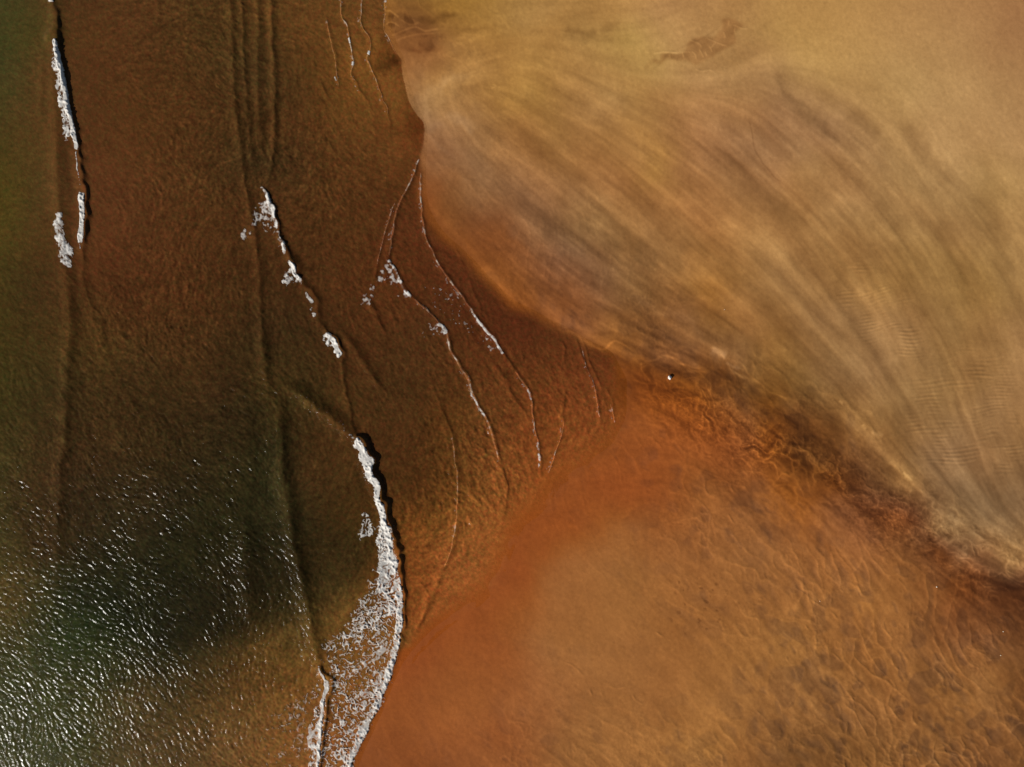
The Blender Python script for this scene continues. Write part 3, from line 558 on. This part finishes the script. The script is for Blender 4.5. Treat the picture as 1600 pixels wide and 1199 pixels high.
# ------------------------------------------------------------------ meshes
def wxy(x, y):
    return (x - 800.0) * PX, (599.5 - y) * PX

def make_mesh(name, x, y, z, col, faces, smooth=True):
    me = bpy.data.meshes.new(name)
    nv = x.size; nf = len(faces)
    co = np.empty((nv, 3), f4); co[:, 0], co[:, 1] = wxy(x.ravel(), y.ravel()); co[:, 2] = z.ravel()
    me.vertices.add(nv); me.vertices.foreach_set('co', co.ravel())
    me.loops.add(nf * 4); me.loops.foreach_set('vertex_index', faces.ravel().astype(np.int32))
    me.polygons.add(nf)
    me.polygons.foreach_set('loop_start', np.arange(0, nf * 4, 4, dtype=np.int32))
    me.polygons.foreach_set('use_smooth', np.full(nf, smooth))
    me.update(calc_edges=True)
    at = me.color_attributes.new('pigment', 'FLOAT_COLOR', 'POINT')
    c4 = np.ones((nv, 4), f4); c4[:, :3] = col.reshape(-1, 3)
    at.data.foreach_set('color', c4.ravel())
    ob = bpy.data.objects.new(name, me); scene.collection.objects.link(ob)
    return ob

def gridfaces(nx, ny, keep=None):
    i, j = np.meshgrid(np.arange(nx - 1), np.arange(ny - 1))
    if keep is not None:
        i = i[keep]; j = j[keep]
    a = (j * nx + i).ravel()
    return np.stack([a, a + nx, a + nx + 1, a + 1], 1)

def compact(x, y, z, col, F):
    used = np.zeros(x.size, bool); used[F.ravel()] = True
    idx = np.cumsum(used) - 1
    return x.ravel()[used], y.ravel()[used], z.ravel()[used], col.reshape(-1, 3)[used], idx[F]

def out_steps(edge, sign, far=12000):
    o = []; s = 14.0; p = edge
    while abs(p - 800) < far:
        p += sign * s; s *= 1.35; o.append(p)
    return o
def axis(a, b, fine_a, fine_b, coarse=8, STEP=1.5):
    v = [*reversed(out_steps(a, -1)), *np.arange(a, fine_a, coarse), *np.arange(max(a, fine_a), min(b, fine_b), STEP), *np.arange(min(b, fine_b), b, coarse), b, *out_steps(b, 1)]
    return np.array(sorted(set(v)), f4)

def sheet(name, xs, ys, Z, drop=0.0, mask=None):
    gx, gy = np.meshgrid(xs, ys)
    z = remap(Z, gx, gy); c = remap(COL, gx, gy)
    keep = None
    if mask is not None:
        mk = remap(mask, gx, gy) > 0.02
        keep = mk[:-1, :-1] | mk[1:, 1:]
    F = gridfaces(len(xs), len(ys), keep)
    return make_mesh(name, *compact(gx, gy, z, c, F))

def attr_mat(name, rough, spec, ior=1.45, var=0.05, nscale=9.0, bump=0.0, bscale=4.0, bdist=.02):
    m = bpy.data.materials.new(name); m.use_nodes = True
    nt = m.node_tree; b = nt.nodes['Principled BSDF']
    at = nt.nodes.new('ShaderNodeVertexColor'); at.layer_name = 'pigment'
    tc = nt.nodes.new('ShaderNodeTexCoord')
    no = nt.nodes.new('ShaderNodeTexNoise'); no.inputs['Scale'].default_value = nscale; no.inputs['Detail'].default_value = 3
    nt.links.new(tc.outputs['Object'], no.inputs['Vector'])
    mr = nt.nodes.new('ShaderNodeMapRange')
    mr.inputs['From Min'].default_value = .25; mr.inputs['From Max'].default_value = .75
    mr.inputs['To Min'].default_value = 1 - var; mr.inputs['To Max'].default_value = 1 + var
    nt.links.new(no.outputs['Fac'], mr.inputs['Value'])
    vm = nt.nodes.new('ShaderNodeVectorMath'); vm.operation = 'SCALE'
    nt.links.new(at.outputs['Color'], vm.inputs[0]); nt.links.new(mr.outputs[0], vm.inputs['Scale'])
    nt.links.new(vm.outputs[0], b.inputs['Base Color'])
    b.inputs['Roughness'].default_value = rough
    b.inputs['IOR'].default_value = ior
    b.inputs['Specular IOR Level'].default_value = spec
    if bump:
        n2 = nt.nodes.new('ShaderNodeTexNoise'); n2.inputs['Scale'].default_value = bscale; n2.inputs['Detail'].default_value = 4
        n2.inputs['Distortion'].default_value = .6
        nt.links.new(tc.outputs['Object'], n2.inputs['Vector'])
        bp = nt.nodes.new('ShaderNodeBump'); bp.inputs['Strength'].default_value = bump; bp.inputs['Distance'].default_value = bdist
        nt.links.new(n2.outputs['Fac'], bp.inputs['Height']); nt.links.new(bp.outputs[0], b.inputs['Normal'])
    return m

def tag(o, label=None, cat=None, group=None, kind=None):
    for k, v in (('label', label), ('category', cat), ('group', group), ('kind', kind)):
        if v: o[k] = v

M_SAND = attr_mat('sand', .8, .12, var=.05, nscale=5, bump=.35, bscale=6, bdist=.02)
M_WATER = attr_mat('turbid_water', .165, .115, ior=1.33, var=.06, nscale=3, bump=1.0, bscale=3.2, bdist=.035)
M_FOAM = attr_mat('foam', .75, .2, var=.10, nscale=9, bump=.6, bscale=5, bdist=.06)

ys = axis(-40, 1240, -40, 1240)
sand = sheet('beach_sand', axis(-60, 1660, 540, 1660, 20), ys, ZS)
sand.data.materials.append(M_SAND)
tag(sand, 'ochre and rust red beach sand with wind streaks and low ridges', kind='structure')

xs = axis(-40, 1000, -40, 1000, 8, 1.12)
xs = xs[xs < 1000]
ys = axis(-40, 1240, -40, 1240, 8, 1.12)
OFF = SEA.copy()
sea = sheet('sea_water', xs, ys, ZW, mask=np.where(blur(SEA, 22) > .02, 1, 0).astype(f4))
sea.data.materials.append(M_WATER)
tag(sea, 'shallow brown and green sea water with ripples and swell along the beach', kind='structure')

# ------------------------------------------------------------------ foam: every breaker, patch and swash line is a thing
SPECK = uniformize(noise(1.7, 340) + .35 * noise(5, 341))
_N8 = uniformize(noise(7, 330) + .6 * noise(3, 331))
def N8(x, y): return remap(_N8, x, y)

def components(keep):
    """label of the joined piece each kept cell belongs to"""
    h_, w_ = keep.shape
    lab = np.where(keep, np.arange(h_ * w_).reshape(h_, w_), h_ * w_).astype(np.int64)
    big_ = h_ * w_
    while True:
        p = np.pad(lab, 1, constant_values=big_)
        n = np.minimum(np.minimum(p[:-2, 1:-1], p[2:, 1:-1]), np.minimum(p[1:-1, :-2], p[1:-1, 2:]))
        n = np.where(keep, np.minimum(lab, n), big_)
        f = np.append(n.ravel(), big_)
        f = f[f]; f = f[f]
        n = f[:-1].reshape(h_, w_)
        if (n == lab).all(): return lab
        lab = n

def foam(name, label, cat, group, parts, lift=.03, puff=.10, bright=1.0, st=0.75, lacemix=.75, dirt=.35, solid_line=False, stuff=False):
    bx = []
    C = np.zeros((HN, WN), f4); box = [9999, 9999, -9999, -9999]
    for p in parts:
        if p[0] == 'line':                      # ('line', pts, half width seaward, half width shoreward, cover, fine, (ta, tb))
            _, pts, wl, wr, cov, fine, tp_ = p
            r = stroke(pts, max(wl, wr) * 2.2 + 3, .3, fine, 2)
            sl, D, T = r
            w = np.where(D > 0, wr, wl)
            g = sm(1.25, .55, np.abs(D) / w) * taper(T, *tp_) * cov
            C[sl] = np.maximum(C[sl], g)
            box_ = (sl[1].start, sl[0].start, sl[1].stop, sl[0].stop)
        else:                                   # ('patch', polygon, cover, feather, fine)
            _, pts, cov, fe, fine = p
            sl, m = polymask(pts, fe, 1, fine)
            C[sl] = np.maximum(C[sl], m * cov)
            box_ = (sl[1].start, sl[0].start, sl[1].stop, sl[0].stop)
        box = [min(box[0], box_[0]), min(box[1], box_[1]), max(box[2], box_[2]), max(box[3], box_[3])]
    x = np.arange(box[0] + X0, box[2] + X0, st, dtype=f4); y = np.arange(box[1] + Y0, box[3] + Y0, st, dtype=f4)
    gx, gy = np.meshgrid(x, y)
    c = remap(C, gx, gy)
    tex = remap(SPECK, gx, gy) if lacemix < 0 else lacemix * remap(LACE, gx, gy) + (1 - lacemix) * remap(GRAIN, gx, gy)
    k = c - (1 - tex)                           # > 0 where foam lies
    film = 0 if lacemix < 0 else .10
    keep = (k[:-1, :-1] + k[1:, 1:] + k[1:, :-1] + k[:-1, 1:]) > -4 * film
    keep &= c[:-1, :-1] > .06
    gr = remap(GRAIN, gx, gy)
    if solid_line:
        k = (c - .30) + .15 * (gr - .5); keep = (k[:-1, :-1] + k[1:, 1:]) > 0
    z = np.maximum(remap(ZW, gx, gy), remap(ZS, gx, gy)) + lift + puff * np.clip(c, 0, 1.3) * (.05 + gr * gr * 2.2) * sm(-.05, .3, k)
    solid = sm(0, .55, k)[..., None]; edge_ = sm(-film - .02, .16, k)[..., None] if film else 1.0
    white = np.array([.64, .61, .56], f4) * bright
    t = ((1 - dirt) + dirt * solid) * (1.0 if solid_line else edge_)
    under = remap(COL, gx, gy) * (1.12 if not solid_line else 1)
    if solid_line:
        t = np.clip(t * sm(.50, 1.0, .7 * N8 (gx, gy) + .3 * gr), 0, 1)[..., None] if t.ndim == 2 else np.clip(t * sm(.50, 1.0, .7 * N8(gx, gy) + .3 * gr)[..., None], 0, 1)
        under = np.clip(remap(COL, gx, gy) * 1.6 + np.array([.010, .006, .003], f4), 0, .6); white = white * np.array([1.0, .9, .78], f4)
    col = under * (1 - t) + white * t * (.62 + .48 * gr[..., None])
    if not keep.any(): print('EMPTY foam', label); return
    def piece(nm, kp):
        ob = make_mesh(nm, *compact(gx, gy, z, col, gridfaces(len(x), len(y), kp)))
        ob.data.materials.append(M_FOAM)
        return ob
    if stuff:
        ob = piece(name, keep); tag(ob, label, None, None, 'stuff'); return ob
    lab = components(keep)
    ids, cnt = np.unique(lab[keep], return_counts=True)
    main = lab == ids[cnt.argmax()]
    if solid_line:
        ob = piece(name, main); tag(ob, label, cat, group); return ob
    root = bpy.data.objects.new(name, None); scene.collection.objects.link(root)
    jj, ii = np.nonzero(main); cx, cy = wxy(x[int(ii.mean())], y[int(jj.mean())])
    root.location = (cx, cy, 0); tag(root, label, cat, group)
    for nm, kp in (('foam_crest', main), ('foam_lace', keep & ~main)):
        if kp.any():
            o = piece(nm, kp); o.data.transform(Matrix.Translation((-cx, -cy, 0))); o.parent = root
            if nm == 'foam_lace': o['kind'] = 'stuff'
    return root

G1 = 'breaking wave crests'
foam('breaker_foam', 'white breaker tuft cut by the top edge at far left', 'foam', G1, [('line', [(80,-30),(81,-5),(81,6)], 6, 4, 1.15, .8, (0,.1))])
foam('breaker_foam', 'long white breaker on the green water at upper left', 'foam', G1,
     [('line', [(86,58),(91,75),(96,100),(104,140),(111,180),(118,215),(121,240)], 4.5, 3.2, 1.5, .8, (.06,.05)), ('line', [(88,75),(90,105),(95,135),(102,175),(104,205),(113,228)], 7, 7, .7, 1.4, (.15,.15)), ('line', [(119,236),(121,255),(126,285),(129,302)], 1.2, 1.0, .6, .5, (0,.2))])
foam('breaker_foam', 'narrow white breaker tied below the long one at upper left', 'foam', G1,
     [('line', [(127,298),(128,315),(129,335),(128,360),(127,384)], 4.5, 4.5, 1.5, .8, (.08,.1)), ('line', [(126,380),(127,395),(125,405)], 2, 1.4, .4, .5, (0,.4))])
foam('foam_patch', 'torn white foam patch on green water left of the narrow breaker', 'foam', 'foam patches', [('patch', [(87,337),(97,335),(102,355),(104,378),(113,382),(113,400),(112,417),(97,416),(94,400),(90,388),(84,372),(85,350)], .7, 2, 1.4)], lacemix=.6, puff=.05)
foam('foam_patch', 'lacy foam head of the broken crest in the middle of the brown water', 'foam', 'foam patches',
     [('line', [(405,291),(416,303),(424,318),(429,340),(431,362)], 5.5, 2.6, .85, 1.4, (.2,.15)), ('patch', [(408,312),(424,312),(430,365),(418,366),(400,358),(375,382),(365,388),(372,374),(398,340)], .42, 3, 2)], lacemix=.35, puff=.05, dirt=.6)
foam('foam_patch', 'small foam clump on the broken crest just below its lacy head', 'foam', 'foam patches', [('line', [(434,366),(441,378),(446,392),(450,403)], 5, 2.6, .85, 1.5, (.2,.2)), ('patch', [(430,362),(440,366),(452,404),(440,402),(432,385)], .25, 2, 2)], lacemix=.3, dirt=.5)
foam('foam_patch', 'foam clump with a lacy left tail on the broken crest', 'foam', 'foam patches', [('line', [(451,404),(460,415),(466,430),(470,444)], 6, 2.4, .88, 1.5, (.12,.15)), ('patch', [(452,412),(466,440),(448,444),(434,441),(440,430)], .6, 2, 1.6)], lacemix=.5, dirt=.5)
foam('foam_patch', 'thin ragged foam clump between the lacy clump and the compact one', 'foam', 'foam patches', [('line', [(477,456),(485,466),(488,478)], 4, 2.2, .9, 1.2, (.15,.3)), ('line', [(483,478),(492,492),(499,503)], 3, 2.4, .35, 1, (.2,.3))], lacemix=.4, dirt=.5)
foam('foam_patch', 'compact white foam clump at the lower end of the broken crest', 'foam', 'foam patches', [('line', [(507,520),(515,527),(523,540),(528,553),(525,560)], 6, 3.2, .95, 1.5, (.15,.12)), ('patch', [(503,522),(515,520),(518,542),(505,538)], .5, 2, 1.5)], lacemix=.35, dirt=.35)
foam('breaker_foam', 'big white breaker with a wide lacy apron in the lower middle', 'foam', G1,
     [('line', [(555,686),(566,697),(573,715),(581,738),(590,755),(593,780),(600,810),(607,835),(611,860),(617,890),(618,915)], 8.5, 5.5, 1.3, 1.8, (.02,.12)),
      ('line', [(600,812),(601,850),(600,885),(598,915),(588,935)], 13, 14, .8, 1.4, (.12,.1)),
      ('line', [(618,880),(624,905),(626,930),(625,965),(622,1000),(615,1030),(607,1052),(599,1077),(587,1107),(573,1140),(558,1172),(546,1201),(535,1235)], 9, 4, .85, 1.2, (.08,0)),
      ('patch', [(590,880),(626,905),(622,985),(608,1040),(585,1100),(565,1150),(548,1230),(498,1230),(506,1120),(517,1060),(508,1050),(506,1010),(512,990),(535,985),(552,962),(572,925)], .38, 7, 2),
      ('patch', [(590,900),(624,910),(622,960),(600,985),(560,990),(550,970),(572,925)], .55, 6, 2),
      ('patch', [(604,1060),(592,1095),(560,1165),(540,1230),(520,1230),(545,1150),(570,1080),(595,1040)], .55, 7, 2)], puff=.13, lacemix=.88)
foam('foam_patch', 'small comb of foam scraps on dark water left of the big breaker', 'foam', 'foam patches', [('patch', [(560,822),(574,806),(582,812),(585,838),(570,838),(558,844),(552,834)], .42, 2, 2), ('patch', [(563,806),(570,800),(576,808),(566,814)], .35, 1, 1)], lacemix=.85, puff=.05)
foam('breaker_foam', 'slim white breaker left of the lacy apron at the bottom edge', 'foam', G1,
     [('line', [(496,1038),(501,1050),(509,1062)], 2, 2, .9, .8, (.2,0)), ('line', [(512,1060),(509,1080),(504,1105),(501,1150),(498,1200),(494,1240)], 4.5, 3.2, 1.0, 1.3, (.04,0)),
      ('line', [(502,1090),(494,1130),(490,1170),(486,1240)], 9, 7, .5, 1.5, (.2,0)), ('patch', [(490,1055),(500,1056),(500,1080),(488,1100),(470,1092),(486,1078)], .3, 2, 2)], puff=.1)
foam('foam_patch', 'faint lacy foam veil left of the slim breaker at the bottom edge', 'foam', 'foam patches', [('patch', [(484,1080),(490,1110),(486,1150),(482,1230),(405,1230),(412,1150),(425,1115),(455,1098)], .19, 7, 3), ('patch', [(452,1098),(475,1090),(470,1105),(440,1125),(428,1120)], .42, 3, 2)], puff=.03, dirt=.7)
foam('foam_patch', 'triangular lacy foam patch where the two swash lines meet', 'foam', 'foam patches',
     [('line', [(607,404),(616,417),(625,436),(640,459),(648,468)], 4, 1.6, .75, 1.0, (.1,.2)), ('patch', [(606,406),(616,420),(626,442),(640,462),(625,462),(605,440),(585,455),(572,485),(556,488),(565,466),(585,440)], .34, 2, 2)], lacemix=.2, puff=.03, dirt=.7)
G3 = 'thin swash foam lines'
SW = []
def swash(label, pts, wl=1.0, wr=.7, cov=.62, tp_=(.1, .1), extra=(), dirt=.8, bright=.9):
    foam('foam_line', label, 'foam line', G3, [('line', pts, wl * 1.0, wr, cov * .8 + .35, .6, tp_)], lift=.012, puff=.02, bright=bright * .8, dirt=1.1 - .55 * cov, solid_line=True, st=.6)
    SW.append(('line', pts, 5.5 * (.5 + cov), 1.2, .10 + .12 * cov, 1.2, tp_))
    if extra: foam('foam_flecks', 'loose foam flecks beside the ' + label.replace('the ', 'that '), None, None, list(extra), lift=.02, puff=.03, bright=.9, lacemix=.4, dirt=.6, stuff=True)
swash('foam line running down from the lacy triangle to the shallow flats', [(645,464),(656,475),(675,491),(690,508),(700,524),(704,545),(716,566),(735,600),(746,630),(760,655),(770,680),(778,712),(788,745),(791,770)], 2.0, 1.0, .5, (.03,.3),
      [('line', [(683,503),(694,513),(699,525)], 4.5, 1.5, 1.0, .8, (.3,.15)), ('patch', [(672,510),(694,512),(698,525),(680,527),(662,530)], .28, 3, 2), ('line', [(735,605),(748,635),(762,658)], 3, 1.2, .6, 1, (.2,.2))])
swash('long foam line nearest the dry sand, from the bay corner downward', [(657,262),(657,300),(660,340),(665,368),(680,400),(700,435),(730,475),(760,515),(775,530),(786,552)], 1.6, .9, .6, (.05,.04),
      [('line', [(730,476),(760,516),(775,531),(787,554)], 3.2, 1.2, .8, .8, (.3,.05)), ('patch', [(745,530),(770,528),(786,552),(765,548)], .28, 4, 2), ('patch', [(690,440),(712,455),(735,490),(745,520),(700,500),(672,470)], .07, 6, 2)])
swash('foam line ending in a broken tail above the orange flats', [(796,567),(806,582),(821,603),(831,628),(834,660),(841,690),(844,735)], 1.6, .9, .5, (.2,.1), [('line', [(815,598),(825,612),(832,632)], 2.6, 1, .6, .8, (.2,.2)), ('line', [(836,672),(841,700),(843,736)], 2.6, 1.2, .5, 1, (.2,.1))])
swash('foam line falling from the bay corner to the lacy triangle', [(656,245),(645,275),(627,309),(617,340),(613,370),(608,403)], 1.4, .9, .6, (.05,.05))
swash('faint foam line left of the one falling from the bay corner', [(621,302),(608,341),(600,371),(592,400),(586,425)], 1.2, .8, .34, (.2,.2))
swash('foam line on the waterline at the top edge', [(600,-30),(600,0),(602,20),(600,45),(607,60),(618,80),(628,95)], 1.0, .6, .3, (0,.2), [('line', [(600,-8),(602,6)], 3, 2, .8, .6, (0,.2))])
swash('inner wavy foam line crossing the upper shallows beside the waterline', [(566,-30),(566,0),(565,35),(572,50),(580,65),(577,80),(573,92),(580,105),(590,130),(600,155),(607,170),(608,200),(612,225)], 1.2, .8, .4, (0,.3), [('line', [(577,79),(575,86)], 2.5, 1.4, 1, .5, (.2,.2))])
swash('second wavy foam line farther from the waterline in the upper shallows', [(533,-30),(532,0),(534,25),(542,40),(546,60),(550,85),(554,98),(549,110),(549,118),(558,130),(562,142),(572,155)], 1.2, .8, .4, (0,.3), [('line', [(545,58),(548,68)], 2.2, 1.2, 1, .5, (.2,.2)), ('line', [(553,95),(551,104)], 2.2, 1.4, 1, .5, (.2,.2)), ('patch', [(552,134),(560,136),(566,145),(556,142)], .4, 1, 1)])
swash('short foam curl leftmost of the wavy lines in the upper shallows', [(510,24),(512,38),(519,70),(524,100),(528,122),(532,140),(540,152)], 1.1, .8, .26, (.1,.3), [('line', [(523,119),(528,128)], 2.0, 1.2, .9, .5, (.2,.3))])
swash('foam line bending down to the left edge of the orange flats', [(690,640),(705,680),(713,730),(714,790),(706,850),(693,890),(671,935)], 1.3, .8, .36, (.3,.3))
swash('faint foam line curving through the ripples right of the broken tail', [(883,640),(878,680),(866,712),(856,742)], 1.1, .8, .45, (.3,.1))
swash('short foam line at the upper right end of the shallows', [(906,530),(915,565),(928,600),(934,640),(940,668)], 1.2, .8, .36, (.2,.2))
swash('short foam scratch rightmost in the shallows beneath the rusty sand edge', [(950,625),(958,645),(961,664)], 1.2, .8, .5, (.3,.2))
def FX(*a, **k): return foam(*a, stuff=True, **k)
# loose foam flecks scattered behind the lines
FX('foam_flecks', 'loose grains of foam trailing seaward of the thin swash lines', None, None, SW, lacemix=-1, lift=.012, puff=.01, dirt=.9, bright=.78, st=.6)
FX('foam_flecks', 'scattered foam flecks between the two long swash lines', None, None, [('patch', [(650,415),(690,440),(730,490),(772,535),(780,552),(745,545),(690,505),(655,465)], .075, 8, 3)], lacemix=-1, lift=.01, puff=.01, dirt=.7, bright=.85, st=.6)
FX('foam_flecks', 'foam flecks behind the lower swash line below the lacy triangle', None, None, [('patch', [(610,440),(650,470),(690,520),(700,560),(640,540),(600,500)], .03, 10, 3), ('patch', [(720,590),(755,640),(775,690),(780,740),(750,700),(725,640)], .03, 8, 3)], lacemix=-1, lift=.01, puff=.01, dirt=.7, bright=.8, st=.6)
FX('foam_flecks', 'foam flecks on green water far left, level with the slanting swell', None, None, [('patch', [(60,540),(95,560),(95,600),(60,590)], .04, 6, 3), ('patch', [(30,540),(40,550),(36,550)], .1, 2, 3)], lacemix=-1, lift=.01, puff=.01, dirt=.6, st=.6)
FX('foam_flecks', 'foam scratches on the orange ripples right of the big breaker', None, None, [('patch', [(660,750),(700,755),(712,800),(700,850),(665,810)], .03, 6, 3), ('patch', [(600,600),(660,600),(660,640),(600,640)], .012, 6, 3), ('patch', [(800,640),(830,650),(840,730),(810,730)], .02, 6, 3), ('patch', [(640,1100),(700,1150),(690,1199),(640,1170)], .006, 10, 3), ('patch', [(640,1000),(720,1040),(720,1090),(650,1060)], .005, 10, 3)], lacemix=-1, lift=.02, puff=.01, dirt=.9, bright=.8, st=.6)
FX('sparkle_foam_streak', 'painted sparkle and foam along the slanting swell above the big breaker', None, None, [('line', [(448,604),(480,622),(512,646),(535,664),(552,682)], 6, 5, .07, 1, (.2,.0)), ('line', [(535,667),(550,684),(548,692)], 4, 3, .4, 1, (.3,.1))], lacemix=-1, lift=.02, puff=.02, dirt=.9, bright=.75, st=.6)  # sparkle of the swell painted as pale specks, foam at its lower end

# ------------------------------------------------------------------ stones
import bmesh
def stone(name, label, cat, px, py, sx, sy, sz, col, seed, group=None, sub=3):
    rng = random.Random(seed)
    bm = bmesh.new(); bmesh.ops.create_icosphere(bm, subdivisions=sub, radius=1)
    cuts = [Vector((rng.uniform(-1, 1), rng.uniform(-1, 1), rng.uniform(-.2, 1))).normalized() for _ in range(9)]
    for v in bm.verts:
        d = v.co.normalized(); r = 1.0
        for c in cuts:
            q = d.dot(c)
            if q > .62: r = min(r, .74 / q)
        v.co = Vector((d.x * r * sx, d.y * r * sy, d.z * r * sz))
    me = bpy.data.meshes.new(name); bm.to_mesh(me); bm.free()
    o = bpy.data.objects.new(name, me); scene.collection.objects.link(o)
    x, y = wxy(px, py)
    zs = float(remap(ZS, np.array([px], f4), np.array([py], f4))[0])
    o.location = (x, y, zs + sz * .55)
    o.rotation_euler.z = rng.uniform(-.4, .4)
    m = bpy.data.materials.new('pale_stone'); m.use_nodes = True
    b = m.node_tree.nodes['Principled BSDF']; b.inputs['Roughness'].default_value = .7
    no = m.node_tree.nodes.new('ShaderNodeTexNoise'); no.inputs['Scale'].default_value = 6
    cr = m.node_tree.nodes.new('ShaderNodeValToRGB')
    cr.color_ramp.elements[0].color = (*[c * .75 for c in col], 1); cr.color_ramp.elements[1].color = (*col, 1)
    m.node_tree.links.new(no.outputs['Fac'], cr.inputs[0]); m.node_tree.links.new(cr.outputs[0], b.inputs['Base Color'])
    me.materials.append(m); tag(o, label, cat, group)
    return o
stone('white_rock', 'small white rock alone on the rust red sand near the centre', 'rock', 1046, 590.5, .30, .36, .36, (.85, .8, .74), 4)
stone('pale_pebble', 'pale pebble just below the dark braided band at right', 'pebble', 1463, 917, .11, .11, .09, (.85, .72, .55), 5, 'pale pebbles', 2)
stone('pale_pebble', 'pale pebble in a dark oval hollow of the lower right sand', 'pebble', 1281, 939.5, .07, .07, .06, (.85, .72, .55), 6, 'pale pebbles', 2)
stone('pale_pebble', 'upper one of two pale pebbles close to the right edge', 'pebble', 1567, 987, .09, .08, .07, (.85, .72, .55), 7, 'pale pebbles', 2)
stone('pale_pebble', 'lower one of two pale pebbles close to the right edge', 'pebble', 1563, 1024, .09, .08, .07, (.85, .75, .55), 8, 'pale pebbles', 2)
stone('pale_pebble', 'pale pebble among the wind streaks above the braided band', 'pebble', 1132, 484, .07, .07, .06, (.85, .75, .6), 9, 'pale pebbles', 2)
print('tris', sum(len(o.data.polygons) * 2 for o in scene.objects if o.type == 'MESH'))
